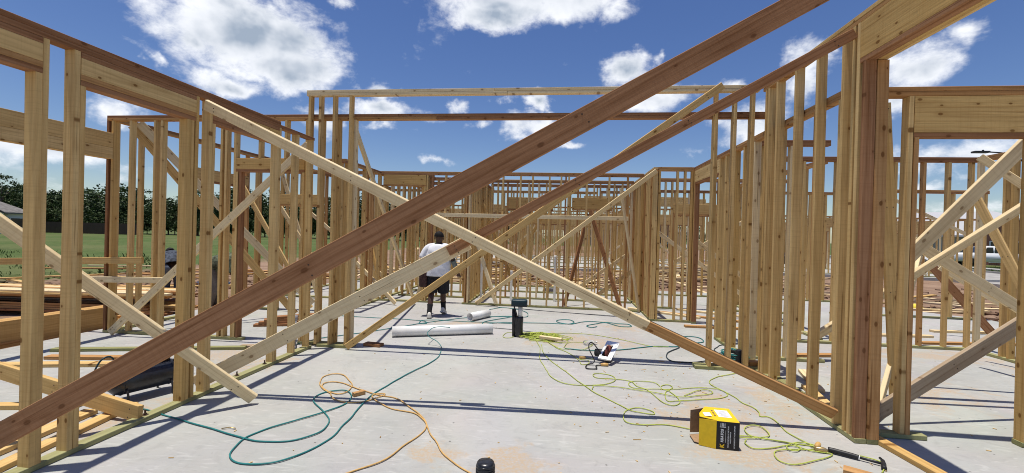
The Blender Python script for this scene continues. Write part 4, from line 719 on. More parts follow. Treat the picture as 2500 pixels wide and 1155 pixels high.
def body(parent, J):
    vs, es, rs = [], [], []
    def chain(start, pts):
        prev = start
        for (co, r_) in pts:
            vs.append(co); rs.append(r_); i = len(vs) - 1
            if prev is not None: es.append((prev, i))
            prev = i
        return prev
    pel = chain(None, [(J['pelvis'], (.125, .105))])
    ch = chain(pel, [(J['belly'], (.14, .12)), (J['chest'], (.15, .115))])
    nk = chain(ch, [(J['neck0'], (.075, .07)), (J['neck'], (.055, .055)), (J['jaw'], (.074, .086)), (J['brow'], (.083, .10)), (J['crown'], (.06, .068))])
    for s_ in ('l', 'r'):
        h_ = chain(ch, [(J[s_ + 'sh'], (.06, .06)), (J[s_ + 'el'], (.043, .043)), (J[s_ + 'wr'], (.028, .03))])
        w_, e_ = Vector(J[s_ + 'wr']), Vector(J[s_ + 'el']); d = (w_ - e_).normalized(); sd_ = Vector((1, 0, 0)) if abs(d.x) < .7 else Vector((0, 1, 0)); sd_ = (sd_ - d * sd_.dot(d)).normalized(); nrm = d.cross(sd_)
        pm = chain(h_, [(tuple(w_ + d * .055), (.034, .018))])
        for q, (o_, l_) in enumerate(((-.03, .060), (-.010, .070), (.010, .066), (.028, .050))):
            b0 = w_ + d * .085 + sd_ * o_
            chain(pm, [(tuple(b0), (.0095, .0095)), (tuple(b0 + d * l_ * .5 + nrm * .012), (.0085, .0085)), (tuple(b0 + d * l_ * .85 + nrm * .035), (.0075, .0075))])
        t0 = w_ + d * .035 - sd_ * .034; chain(pm, [(tuple(t0), (.011, .011)), (tuple(t0 + d * .035 - sd_ * .014 + nrm * .012), (.009, .009))])
        lg = chain(pel, [(J[s_ + 'hip'], (.095, .095)), (J[s_ + 'kn'], (.058, .06)), (J[s_ + 'cf'], (.058, .062)), (J[s_ + 'an'], (.036, .04)), (J[s_ + 'to'], (.034, .022))])
    me = bpy.data.meshes.new('body'); me.from_pydata([tuple(v) for v in vs], es, []); me.materials.append(MAT['skin'])
    o = bpy.data.objects.new('body', me); link(o, parent)
    sk = o.modifiers.new('skin', 'SKIN'); sk.use_smooth_shade = True
    for i, r_ in enumerate(rs): me.skin_vertices[0].data[i].radius = r_
    me.skin_vertices[0].data[0].use_root = True
    ss = o.modifiers.new('sub', 'SUBSURF'); ss.levels = 1; ss.render_levels = 2
    return o
def head_bits(parent, J, hair='hair'):
    # ears, nose, eyes, mouth and a close cap of hair
    br, jw, cr = Vector(J['brow']), Vector(J['jaw']), Vector(J['crown']); up = (cr - jw).normalized(); fw = Vector(J['face']).normalized(); sd_ = fw.cross(up).normalized(); c = (br + jw * .35 + cr * .3) / 1.65
    def blob(name, p, r_, mat, sc=(1, 1, 1)):
        bm = bmesh.new(); bmesh.ops.create_uvsphere(bm, u_segments=14, v_segments=9, radius=r_)
        M = Matrix((sd_, fw, up)).transposed().to_4x4() @ Matrix.Diagonal((*sc, 1)); bmesh.ops.transform(bm, matrix=M, verts=bm.verts)
        bmesh.ops.translate(bm, vec=p, verts=bm.verts); return meshobj(name, bm, mat, parent, True)
    bm = bmesh.new(); bmesh.ops.create_icosphere(bm, subdivisions=3, radius=1.0)
    bmesh.ops.delete(bm, geom=[v for v in bm.verts if v.co.z < -.15 + .75 * max(0, v.co.y) or (v.co.y > .55 and v.co.z < .45)], context='VERTS')
    for v in bm.verts: v.co *= 1 + .05 * noise.noise(v.co * 6)
    M = Matrix((sd_, fw, up)).transposed().to_4x4() @ Matrix.Diagonal((.097, .115, .118, 1)); bmesh.ops.transform(bm, matrix=M, verts=bm.verts); bmesh.ops.translate(bm, vec=c - up * .005, verts=bm.verts)
    meshobj('hair', bm, hair, parent, True)
    for s_ in (-1, 1):
        blob('ear', c + sd_ * s_ * .090 - up * .035, .024, 'skin', (.45, .8, 1.25)); blob('eye', c + fw * .085 + sd_ * s_ * .03 - up * .02, .010, 'paper')
    blob('nose', c + fw * .10 - up * .045, .018, 'skin', (.8, 1, 1.3)); blob('mouth', c + fw * .088 - up * .082, .02, 'maroon', (1.1, .4, .35))
def shoe(parent, J, s_, mat='shoe'):
    an, to = Vector(J[s_ + 'an']), Vector(J[s_ + 'to']); d = (to - an); d.z *= .6; d.normalize(); sd_ = d.cross(Vector((0, 0, 1))).normalized(); up = sd_.cross(d)
    rings = []
    base = an - up * .075
    for f, wd, h_ in ((-.075, .02, .05), (-.065, .038, .085), (-.02, .043, .10), (.05, .045, .08), (.11, .05, .06), (.165, .042, .045), (.19, .02, .03)):
        p = base + d * f; rings.append([p - sd_ * wd, p - sd_ * wd * .95 + up * h_ * .6, p - sd_ * wd * .45 + up * h_, p + sd_ * wd * .45 + up * h_, p + sd_ * wd * .95 + up * h_ * .6, p + sd_ * wd])
    bm = bmesh.new(); loft(bm, rings); bmesh.ops.recalc_face_normals(bm, faces=bm.faces[:]); o = meshobj('shoe', bm, mat, parent, True); o.modifiers.new('sub', 'SUBSURF').render_levels = 1
    bm = bmesh.new(); loft(bm, [[base + d * f - sd_ * w_, base + d * f + sd_ * w_, base + d * f + sd_ * w_ - up * .022, base + d * f - sd_ * w_ - up * .022] for f, w_ in ((-.085, .03), (-.06, .046), (.05, .047), (.12, .053), (.175, .042), (.197, .02))]); bmesh.ops.recalc_face_normals(bm, faces=bm.faces[:])
    meshobj('sole', bm, 'sole', o)
JW = dict(pelvis=(0, 0, .90), belly=(0, .0, 1.06), chest=(0, -.005, 1.27), neck0=(0, .01, 1.375), neck=(0, .02, 1.43), jaw=(0, .04, 1.49), brow=(0, .03, 1.57), crown=(0, .015, 1.645), face=(0.05, 1, -.05),
          lsh=(-.195, .0, 1.335), lel=(-.315, -.02, 1.10), lwr=(-.27, .17, .98), rsh=(.195, 0, 1.335), rel=(.30, -.03, 1.11), rwr=(.375, .06, .89),
          lhip=(-.095, 0, .86), lkn=(-.105, -.03, .48), lcf=(-.105, -.12, .33), lan=(-.10, -.22, .095), lto=(-.135, -.09, .03),
          rhip=(.095, 0, .86), rkn=(.085, .13, .49), rcf=(.085, .13, .34), ran=(.085, .19, .13), rto=(.095, .31, .05))
pr = empty('person', (-2.44, 8.52, 0.0), 0.05); tag(pr, 'person in white t-shirt and black shorts walking away with a tool belt', 'person')
body(pr, JW); head_bits(pr, JW)
sh = garment('t_shirt', pr, 'shirt', [(0, -.01, .80), (0, -.01, .95), (0, -.005, 1.12), (0, -.005, 1.28), (0, .0, 1.36), (0, .01, 1.40)], [(.255, .20), (.245, .20), (.24, .19), (.25, .175), (.205, .135), (.08, .08)], 30, .10, 2.0, 5)
garment('sleeve', sh, 'shirt', [(-.06, 0, 1.355), (-.21, -.005, 1.315), (-.305, -.02, 1.13)], [(.085, .085), (.088, .088), (.078, .078)], 16, .12, 5.0)
garment('sleeve', sh, 'shirt', [(.06, 0, 1.355), (.21, -.005, 1.315), (.295, -.03, 1.14)], [(.085, .085), (.088, .088), (.078, .078)], 16, .12, 8.0)
garment('arm_cover', pr, 'sleeve', [JW['rel'], (.335, .01, 1.0), JW['rwr']], [(.05, .05), (.046, .046), (.034, .034)], 12, .04)
so = garment('shorts', pr, 'shorts', [(0, 0, .76), (0, 0, .88), (0, 0, .98)], [(.205, .16), (.205, .165), (.19, .15)], 24, .05)
garment('shorts_leg', so, 'shorts', [(-.085, 0, .84), (-.105, -.01, .66), (-.11, -.03, .46)], [(.125, .13), (.12, .125), (.11, .115)], 18, .10, 3.0)
garment('shorts_leg', so, 'shorts', [(.085, 0, .84), (.10, .06, .66), (.09, .12, .47)], [(.125, .13), (.12, .125), (.11, .115)], 18, .10, 6.0)
for s_ in 'lr':
    an, cf = Vector(JW[s_ + 'an']), Vector(JW[s_ + 'cf']); garment('sock', pr, 'sock', [tuple(an - (cf - an) * .15), tuple(an * .7 + cf * .3), tuple(an * .35 + cf * .65)], [(.046, .05), (.046, .048), (.056, .058)], 14, .04); shoe(pr, JW, s_)
tb = meshobj('tool_pouch', rbox((-.265, -.05, .73), (.16, .2, .32), .05, None, 3), 'leather', pr, True)
meshobj('pouch_flap', rbox((-.31, -.08, .84), (.13, .17, .12), .03, Matrix.Rotation(.35, 3, 'Y')), 'leather', tb)
bm = bmesh.new(); cyl(bm, (-.27, -.1, .60), (-.22, -.12, .95), .016, 10); bbox(bm, (-.285, -.1, .60), (.04, .11, .035)); meshobj('hammer', bm, 'rust', tb)
garment('belt', pr, 'leather', [(0, 0, .855), (0, 0, .90)], [(.222, .182), (.222, .182)], 24, .0)
# two helpers beyond the frames, stooping over the lumber
JB = dict(pelvis=(0, -.12, .84), belly=(0, .05, .96), chest=(0, .25, 1.06), neck0=(0, .37, 1.09), neck=(0, .42, 1.10), jaw=(0, .48, 1.10), brow=(0, .53, 1.13), crown=(0, .56, 1.19), face=(0, .6, -.8),
          lsh=(-.19, .30, 1.05), lel=(-.25, .36, .78), lwr=(-.17, .50, .60), rsh=(.19, .30, 1.05), rel=(.25, .34, .78), rwr=(.19, .48, .58),
          lhip=(-.10, -.10, .80), lkn=(-.13, .05, .46), lcf=(-.13, -.01, .32), lan=(-.13, -.06, .095), lto=(-.15, .09, .03), rhip=(.10, -.10, .80), rkn=(.12, .03, .46), rcf=(.12, -.03, .32), ran=(.12, -.08, .095), rto=(.14, .07, .03))
def helper(label, loc, rz, shirt, pants):
    p = empty('person', loc, rz); tag(p, label, 'person'); body(p, JB); head_bits(p, JB)
    s_ = garment('shirt', p, shirt, [(0, -.16, .86), (0, .02, .97), (0, .22, 1.06), (0, .36, 1.09), (0, .40, 1.10)], [(.20, .15), (.205, .16), (.21, .15), (.12, .10), (.075, .07)], 24, .08)
    for q in (-1, 1):
        k = 'l' if q < 0 else 'r'; garment('sleeve', s_, shirt, [(q * .13, .29, 1.06), JB[k + 'sh'], tuple((Vector(JB[k + 'sh']) + Vector(JB[k + 'el'])) / 2), JB[k + 'el']], [(.08, .08), (.08, .08), (.07, .07), (.062, .062)], 14, .08)
        garment('trouser_leg', p, pants, [(q * .07, -.12, .86), JB[k + 'hip'], JB[k + 'kn'], JB[k + 'cf'], tuple(Vector(JB[k + 'an']) + Vector((0, 0, -.02)))], [(.12, .13), (.12, .13), (.095, .10), (.085, .09), (.075, .08)], 16, .08); shoe(p, JB, k, 'leather')
helper('person in green camouflage shirt and grey trousers stooping behind the left studs', (-7.45, 8.75, GZ + .02), R(-60), 'camo', 'pants')
helper('person in blue-grey camouflage stooping beside the lumber stack', (-8.55, 8.85, GZ + .02), R(50), 'camo_blue', 'jeans')

# ================================================================ tools and things on the slab
# air compressor behind the dark plank
ac = empty('air_compressor', (-3.98, 3.83, 0), R(68)); tag(ac, 'black portable air compressor with round tank outside the left sill', 'compressor')
bm = bmesh.new(); prof = [(-.36, .02), (-.345, .08), (-.30, .125), (-.24, .145), (.24, .145), (.30, .125), (.345, .08), (.36, .02)]
loft(bm, [[Vector((x, r_ * math.cos(a), .22 + r_ * math.sin(a))) for a in [2 * math.pi * k / 28 for k in range(28)]] for x, r_ in prof]); tk = meshobj('tank', bm, 'tank', ac, True)
for x in (-.24, .24):
    bm = bmesh.new(); tube(bm, [(x + .148 * 0, .147 * math.cos(a), .22 + .147 * math.sin(a)) for a in [k * .2618 for k in range(25)]], .004, 5); meshobj('weld_seam', bm, 'tank', tk)
for x in (-.22, .22):
    bm = bmesh.new(); tube(bm, spline([(x, -.17, .0), (x, -.165, .09), (x, -.12, .16), (x, 0, .20), (x, .12, .16), (x, .165, .09), (x, .17, 0)], 4), .012, 8); meshobj('leg', bm, 'black', ac, True)
meshobj('motor', rbox((-.08, 0, .41), (.26, .18, .12), .04, None, 3), 'black', ac, True)
bm = bmesh.new(); cyl(bm, (.08, 0, .40), (.24, 0, .40), .065, 18); pu = meshobj('pump_head', bm, 'black', ac, True)
for k in range(6):
    bm = bmesh.new(); cyl(bm, (.09 + .025 * k, 0, .40), (.10 + .025 * k, 0, .40), .075, 18); meshobj('cooling_fin', bm, 'rust', pu)
bm = bmesh.new(); tube(bm, spline([(-.26, -.1, .36), (-.28, -.1, .44), (-.20, -.1, .50), (.1, -.1, .51), (.24, -.1, .48), (.28, -.1, .42), (.26, -.1, .34)], 5), .013, 8); meshobj('handle', bm, 'black', ac, True)
bm = bmesh.new(); cyl(bm, (-.26, -.16, .42), (-.26, -.18, .42), .032, 16); meshobj('gauge', bm, 'steel', ac)
bm = bmesh.new(); tube(bm, spline([(-.30, -.1, .42), (-.38, -.14, .53), (-.48, -.16, .50), (-.54, -.14, .30), (-.50, -.1, .06)], 6), .009, 8); meshobj('supply_hose', bm, 'dark_teal', ac, True)
bm = bmesh.new(); tube(bm, spline([(.28, -.05, .42), (.34, -.02, .56), (.44, .02, .58), (.52, .04, .40), (.54, .02, .12), (.42, -.16, .02)], 6), .009, 8); meshobj('outlet_hose', bm, 'teal', ac, True)
ac.scale = (.8, .88, .88)
# circular saw lying with its base plate up
sw = empty('circular_saw', (0.64, 5.92, 0), R(62)); tag(sw, 'circular saw lying upside down, pale base plate up, on the slab', 'saw')
rot = Matrix.Rotation(R(-30), 3, 'Y')
def swp(p): v = rot @ Vector(p); return (v.x, v.y, v.z + .16)
bm = bmesh.new()
for (c_, d_) in (((0, -.055, 0), (.34, .062, .005)), ((0, .078, 0), (.34, .026, .005)), ((-.145, .02, 0), (.05, .09, .005)), ((.135, .02, 0), (.07, .09, .005))): bbox(bm, swp(c_), d_, rot)
sp_ = meshobj('base_plate', bm, 'plate', sw)
bm = bmesh.new()
for sx_ in (-.168, .168): bbox(bm, swp((sx_, .01, -.009)), (.006, .165, .018), rot)
meshobj('plate_rim', bm, 'steel', sp_)
bm = bmesh.new(); a_, b_ = swp((0, .012, -.055)), swp((0, .03, -.055)); tube(bm, [a_, b_], [.105, .105], 28); meshobj('blade_guard', bm, 'maroon', sw, True)
bm = bmesh.new(); tube(bm, [swp((0, .018, -.05)), swp((0, .022, -.05))], .092, 28); meshobj('blade', bm, 'steel', sw)
bm = bmesh.new(); tube(bm, [swp((-.01, .035, -.06)), swp((-.01, .20, -.07))], [.055, .05], 18); meshobj('motor_housing', bm, 'black', sw, True)
bm = bmesh.new(); tube(bm, spline([swp((-.12, -.01, -.03)), swp((-.15, 0, -.10)), swp((-.06, 0, -.15)), swp((.08, 0, -.13)), swp((.12, 0, -.04))], 5), .019, 10); meshobj('handle', bm, 'black', sw, True)
bm = bmesh.new(); tube(bm, spline([swp((-.12, .02, -.08)), (-.10, .16, .22), (-.16, .20, .26), (-.24, .18, .20), (-.24, .10, .05), (-.34, .16, .012), (-.46, .10, .012), (-.40, .0, .012), (-.28, .06, .012), (-.22, .02, .012)], 6), .0075, 8); meshobj('power_cord', bm, 'black', sw, True)
bm = bmesh.new(); tube(bm, [(-.22, .02, .02), (-.19, -.02, .02), (-.17, -.06, .02)], [.016, .022, .02], 10); meshobj('plug', bm, 'orange', sw, True)
bm = bmesh.new(); 
for k in range(7): cyl(bm, swp((-.14 + .045 * k, -.07 + .01 * (k % 2), .0026)), swp((-.14 + .045 * k, -.07 + .01 * (k % 2), .0042)), .0045, 8)
meshobj('screw', bm, 'black', sp_)
# clear plastic bottle
bt = empty('plastic_bottle', (0.446, 6.83, .036), R(25)); tag(bt, 'crumpled clear plastic bottle lying behind the saw', 'bottle')
bm = bmesh.new(); loft(bm, [[Vector((x, r_ * math.cos(a) * (1 + .06 * noise.noise((x * 30, a, 0))), r_ * math.sin(a))) for a in [2 * math.pi * k / 16 for k in range(16)]] for x, r_ in ((-.10, .03), (-.095, .034), (-.04, .031), (.0, .034), (.05, .033), (.075, .024), (.092, .014), (.105, .013))]); meshobj('bottle_body', bm, 'clear_plastic', bt, True)
bm = bmesh.new(); cyl(bm, (.105, 0, 0), (.122, 0, 0), .0155, 14); meshobj('bottle_cap', bm, 'print_white', bt, True)
# framing hammer and orange plugs at the right
hm = empty('framing_hammer', (2.26, 3.655, .02), math.atan2(-.17, .288)); tag(hm, 'black handled framing hammer lying by the corner post', 'hammer')
bm = bmesh.new(); tube(bm, spline([(-.17, 0, 0.004), (-.10, 0, .006), (0, 0, .004), (.02, 0, .002)], 4), [.019] * 4 + [.018] * 4 + [.017] * 4 + [.014], 12); meshobj('grip', bm, 'black', hm, True)
bm = bmesh.new(); cyl(bm, (.018, 0, .002), (.026, 0, .002), .0165, 12); meshobj('grip_band', bm, 'print_white', hm)
bm = bmesh.new(); cyl(bm, (.02, 0, .002), (.16, 0, 0), .009, 10); meshobj('shaft', bm, 'black', hm, True)
bm = bmesh.new(); tube(bm, spline([(.165, -.075, -.002), (.165, -.03, 0), (.166, .02, 0), (.160, .06, .004), (.145, .095, .006)], 4), [.017] * 4 + [.016] * 4 + [.014] * 4 + [.009] * 4 + [.004], 10); meshobj('head', bm, 'black', hm, True)
for k, (x, y, a, lb) in enumerate(((2.075, 3.81, .9, 'upright orange cord plug behind the hammer grip'), (2.055, 3.735, -.3, 'flat brown-orange cord socket at the hammer grip end'))):
    pg = empty('cord_plug', (x, y, .022), a); tag(pg, lb, 'plug'); bm = bmesh.new()
    tube(bm, [(-.045, 0, 0), (-.03, 0, 0), (.0, 0, 0), (.03, 0, 0), (.05, 0, 0)], [.008, .019, .021, .018, .009], 12); meshobj('plug_body', bm, 'orange' if k == 0 else 'brass', pg, True)
    bm = bmesh.new(); bbox(bm, (-.055, .006, 0), (.022, .0015, .006)); bbox(bm, (-.055, -.006, 0), (.022, .0015, .006)); meshobj('prongs', bm, 'steel', pg)
pg = empty('cord_plug', (0.30, 6.02, .02), R(8)); tag(pg, 'orange cord plug left of the saw', 'plug'); bm = bmesh.new(); tube(bm, [(-.05, 0, 0), (-.02, 0, 0), (.02, 0, 0), (.05, 0, 0)], [.01, .02, .02, .008], 12); meshobj('plug_body', bm, 'orange', pg, True)
nh = bmesh.new(); tube(nh, [(0, 0, .0), (.05, .03, .002), (.11, .02, .002)], .004, 6); tag(meshobj('hose_fitting', nh, 'brass', None, True, (-2.72, 3.30, .01)), 'brass coupling on the teal hose loop', 'fitting')
bk = meshobj('nail_carton', rbox((0, 0, .045), (.16, .12, .09), .004), 'redpine', None, False, (2.50, 6.05, 0)); tag(bk, 'small brown carton beside the hose coil behind the right wall', 'carton')
ng = empty('nail_gun', (2.38, 6.2, 0), R(30)); tag(ng, 'black nail gun on the slab by the hose coil', 'nail gun')
meshobj('magazine', rbox((0, .10, .06), (.04, .26, .05), .01, Matrix.Rotation(.3, 3, 'X')), 'black', ng); meshobj('housing', rbox((0, 0, .10), (.075, .10, .19), .025, None, 3), 'black', ng, True); meshobj('grip', rbox((0, .1, .14), (.035, .16, .045), .015), 'rubber', ng)
# yellow and black carton
cb = empty('carton', (1.242, 3.650, 0), R(-4)); tag(cb, 'yellow and black open carton with printed side standing on the slab', 'carton')
bw, bd, bh = .168, .285, .222; T = .004
def panel(name, c_, d_, mat, rot_=None, par=cb): return meshobj(name, rbox(c_, d_, .0012, rot_, 1), mat, par)
fr = panel('front_panel', (bw / 2, 0, bh / 2), (bw, T, bh), 'box_black'); panel('back_panel', (bw / 2, bd, bh / 2), (bw, T, bh), 'kraft')
tp = panel('top_panel', (bw / 2, bd / 2, bh), (bw, bd + T, T), 'box_yellow'); panel('bottom_panel', (bw / 2, bd / 2, T / 2 + .001), (bw, bd - T, T), 'kraft'); panel('side_panel', (bw, bd / 2, bh / 2), (T, bd - T, bh - T), 'box_black')
fl_ = .122
def flap(name, hinge, pts, mat):
    bm = bmesh.new(); a = [bm.verts.new(p) for p in pts]; nrm = (Vector(pts[1]) - Vector(pts[0])).cross(Vector(pts[2]) - Vector(pts[1])).normalized() * T
    b_ = [bm.verts.new(Vector(p) + nrm) for p in pts]; n = len(pts)
    for k in range(n): bm.faces.new((a[k], a[(k + 1) % n], b_[(k + 1) % n], b_[k]))
    bm.faces.new(a[::-1]); bm.faces.new(b_); bmesh.ops.recalc_face_normals(bm, faces=bm.faces[:]); return meshobj(name, bm, mat, cb)
flap('front_flap', 0, [(-.001, 0, .002), (-.001, 0, bh), (-fl_, .035, bh - .004), (-fl_, .035, .004)], 'box_yellow')
ft = flap('top_flap', 0, [(-.001, .002, bh), (-.001, bd, bh), (-.03, bd - .015, bh + .004), (-fl_ + .01, .09, bh + .012), (-fl_ + .0, .03, bh + .008)], 'box_yellow')
flap('back_flap', 0, [(-.001, bd, .01), (-.001, bd, bh), (-fl_ - .03, bd - .06, bh - .015), (-fl_ - .03, bd - .06, .02)], 'kraft')
flap('bottom_flap', 0, [(-.001, .01, .004), (-.001, bd - .03, .004), (-fl_ - .04, bd - .10, .012), (-fl_ - .03, .06, .012)], 'kraft')
panel('label', (.085, .155, bh + .0032), (.10, .15, .0012), 'paper', None, tp); panel('flap_label', (-.052, .085, bh + .0145), (.055, .075, .0012), 'paper', Matrix.Rotation(-.03, 3, 'Y'), ft)
bm = bmesh.new()
for k in range(7): bbox(bm, (.085, .10 + .017 * k, bh + .0045), (.07 - .012 * (k % 3), .004, .0006))
panel_txt = meshobj('label_print', bm, 'print_grey', tp); bm = bmesh.new()
for k in range(4): bbox(bm, (.012, .10 + .035 * k, bh + .0028), (.016, .022, .0006))
meshobj('top_print', bm, 'brass', tp)
def text(s_, x, z, size, mat, par, bold=0.0, shear=0.0):
    cu = bpy.data.curves.new('print', 'FONT'); cu.body = s_; cu.size = size; cu.extrude = .0004; cu.offset = bold; cu.shear = shear
    tmp = bpy.data.objects.new('print_tmp', cu); COL.objects.link(tmp); bpy.context.view_layer.update()
    me = bpy.data.meshes.new_from_object(tmp.evaluated_get(bpy.context.evaluated_depsgraph_get())); bpy.data.objects.remove(tmp)
    me.materials.clear(); me.materials.append(MAT[mat]); o = bpy.data.objects.new('lettering', me); link(o, par)
    # reads upwards on the front panel (which faces -Y)
    o.matrix_local = Matrix(((0, -1, 0, x), (0, 0, -1, -T / 2 - .0008), (1, 0, 0, z), (0, 0, 0, 1)))
    return o
text('KRATOS', .050, .058, .027, 'print_white', fr, .0009, .15)
text('K', .056, .014, .042, 'box_yellow', fr, .002, .1)
text('PROUD PARTNERS IN THE TRUST', .090, .020, .0112, 'print_white', fr, .0002); text('MARKET BRANDS', .106, .055, .0112, 'print_white', fr, .0002)
text('WE APPRECIATE YOUR SUPPORT', .136, .016, .0122, 'print_white', fr, .0002)
bm = bmesh.new()
for k in range(4): bbox(bm, (.030 + .010 * k, -T / 2 - .0008, .196), (.004, .0006, .026))
bbox(bm, (.045, -T / 2 - .0008, .178), (.045, .0006, .004)); bbox(bm, (.067, -T / 2 - .0008, .105), (.0015, .0006, .095)); meshobj('emblem', bm, 'print_white', fr)
# sacks and small litter in the distance
bg_ = bmesh.new(); bmesh.ops.create_icosphere(bg_, subdivisions=3, radius=.16)
for v in bg_.verts: v.co = Vector((v.co.x * 1.25, v.co.y, max(-.10, v.co.z * .8 * (1 + .25 * noise.noise(v.co * 14))))) * (1 + .15 * noise.noise(v.co * 9))
tag(meshobj('plastic_sack', bg_, 'paper', None, True, (-7.0, 10.0, .10)), 'white plastic sack with dark print behind the dark plank', 'sack')
for i, (x, y, mt, lb) in enumerate(((-9.9, 11.6, 'tarp', 'crumpled dark blue tarp on the dirt behind the porch post'), (-8.3, 13.3, 'black', 'black crate of gear on the dirt behind the porch rail'), (9.4, 13.0, 'tape', 'yellow roll on the boards near the street'))):
    bm = bmesh.new(); bmesh.ops.create_icosphere(bm, subdivisions=3, radius=.3 if i < 2 else .12)
    for v in bm.verts: v.co = Vector((v.co.x * 1.5, v.co.y, max(-.05, v.co.z * .8))) * (1 + .3 * noise.noise(v.co * 6 + Vector((i, 0, 0))))
    tag(meshobj(('tarp', 'gear_bag', 'tape_roll')[i], bm, mt, None, False, (x, y, GZ + .1)), lb, ('tarp', 'bag', 'roll')[i])

# ================================================================ vehicles, houses, lamp, fence, trees
def vehicle(label, loc, rz, pickup, mat='car_white'):
    v = empty('pickup_truck' if pickup else 'parked_car', loc, rz); tag(v, label, 'truck' if pickup else 'car')
    L = 5.6 if pickup else 4.5; hw = .95 if pickup else .88; x0 = -L / 2
    if pickup: prof = [(x0, .52), (x0, 1.02), (x0 + .1, 1.12), (x0 + 1.55, 1.20), (x0 + 5.5, 1.18), (L / 2, 1.10), (L / 2, .55), (L / 2 - .1, .45), (x0 + .1, .42)]
    else: prof = [(x0, .45), (x0, .75), (x0 + .25, .86), (x0 + 1.2, .97), (x0 + 3.9, 1.0), (L / 2, .92), (L / 2, .45), (L / 2 - .1, .32), (x0 + .1, .30)]
    bm = bmesh.new(); prism(bm, prof, -hw, hw); bmesh.ops.bevel(bm, geom=[e for e in bm.edges], offset=.05, segments=2, affect='EDGES'); bd_ = meshobj('body', bm, mat, v, True)
    c0, c1, zr, zb = (x0 + 1.45, x0 + 3.6, 1.82, 1.15) if pickup else (x0 + 1.0, x0 + 3.9, 1.45, .95)
    cabp = [(c0, zb), (c0 + .62, zr - .04), (c0 + .85, zr), (c1 - .35, zr), (c1 - .12, zr - .06), (c1, zb)] if pickup else [(c0, zb), (c0 + .75, zr - .04), (c0 + 1.1, zr), (c1 - .9, zr), (c1 - .6, zr - .06), (c1, zb)]
    bm = bmesh.new(); prism(bm, cabp, -hw + .1, hw - .1); bmesh.ops.bevel(bm, geom=bm.edges[:], offset=.04, segments=2, affect='EDGES'); cb_ = meshobj('cab', bm, mat, v, True)
    mid = (c0 + c1) / 2 + .1
    for s_ in (-1, 1):
        for (a, b_) in ((c0 + .55, mid - .04), (mid + .04, c1 - .22)):
            bm = bmesh.new(); y_ = s_ * (hw - .098); pts = [(a if a != c0 + .55 else a - .12, y_, zb + .06), (b_, y_, zb + .06), (b_ - .03, y_, zr - .12), (a + .18 if a == c0 + .55 else a, y_, zr - .12)]
            w4 = [bm.verts.new(p) for p in pts]; w5 = [bm.verts.new((p[0], p[1] + s_ * .006, p[2])) for p in pts]
            for k in range(4): bm.faces.new((w4[k], w4[(k + 1) % 4], w5[(k + 1) % 4], w5[k]))
            bm.faces.new(w5); bmesh.ops.recalc_face_normals(bm, faces=bm.faces[:]); meshobj('side_window', bm, 'pane', cb_)
        for x_ in (x0 + .95, L / 2 - 1.15):
            bm = bmesh.new(); cyl(bm, (x_, s_ * (hw - .2), .36), (x_, s_ * (hw + .012), .36), .44, 24); meshobj('wheel_arch', bm, 'black', v)
            bm = bmesh.new(); cyl(bm, (x_, s_ * (hw - .22), .36), (x_, s_ * (hw + .03), .36), .36, 24); wh = meshobj('wheel', bm, 'rubber', v, True); bm = bmesh.new(); cyl(bm, (x_, s_ * (hw + .02), .36), (x_, s_ * (hw + .045), .36), .21, 16); meshobj('rim', bm, 'chrome', wh)
        bm = bmesh.new(); bbox(bm, (x0 + .02, s_ * (hw - .25), .80), (.06, .35, .16)); meshobj('headlight', bm, 'paper', v)
        bm = bmesh.new(); bbox(bm, (L / 2 - .02, s_ * (hw - .12), .85), (.06, .16, .3)); meshobj('tail_light', bm, 'tail_red', v)
        bm = bmesh.new(); bbox(bm, (0, s_ * (hw + .008), .72), (L * .62, .02, .05)); meshobj('side_moulding', bm, 'print_grey', bd_)
        bm = bmesh.new(); bbox(bm, (c0 + .45, s_ * (hw + .06), zb + .12), (.12, .16, .14)); meshobj('mirror', bm, mat, v)
    bm = bmesh.new(); bbox(bm, (x0 - .03, 0, .55), (.12, hw * 1.9, .2)); meshobj('bumper', bm, 'chrome', v)
    bm = bmesh.new(); a = [bm.verts.new(p) for p in ((c0 + .06, -hw + .22, zb + .06), (c0 + .06, hw - .22, zb + .06), (c0 + .60, hw - .26, zr - .10), (c0 + .60, -hw + .26, zr - .10))]; bm.faces.new(a); bmesh.ops.translate(bm, vec=(-.03, 0, .02), verts=bm.verts); meshobj('windscreen', bm, 'pane', cb_)
    if pickup: bm = bmesh.new(); bbox(bm, (L / 2 - 1.0, 0, 1.16), (1.75, hw * 1.75, .08)); meshobj('bed_cover', bm, 'car_dark', v)
    return v
vehicle('white crew pickup truck parked on the street behind the outer studs', (37.2, 43.3, GZ + .03), R(-15), True)
vehicle('white car parked nearer than the pickup, seen past the door post', (23.6, 34.0, GZ + .06), R(-35), False)
vehicle('dark parked car seen through the close studs of the right wall', (16.6, 33.0, GZ + .03), R(75), False, 'car_dark')
vehicle('white van-like car beyond the close studs of the right wall', (15.4, 40.5, GZ + .03), R(20), True)
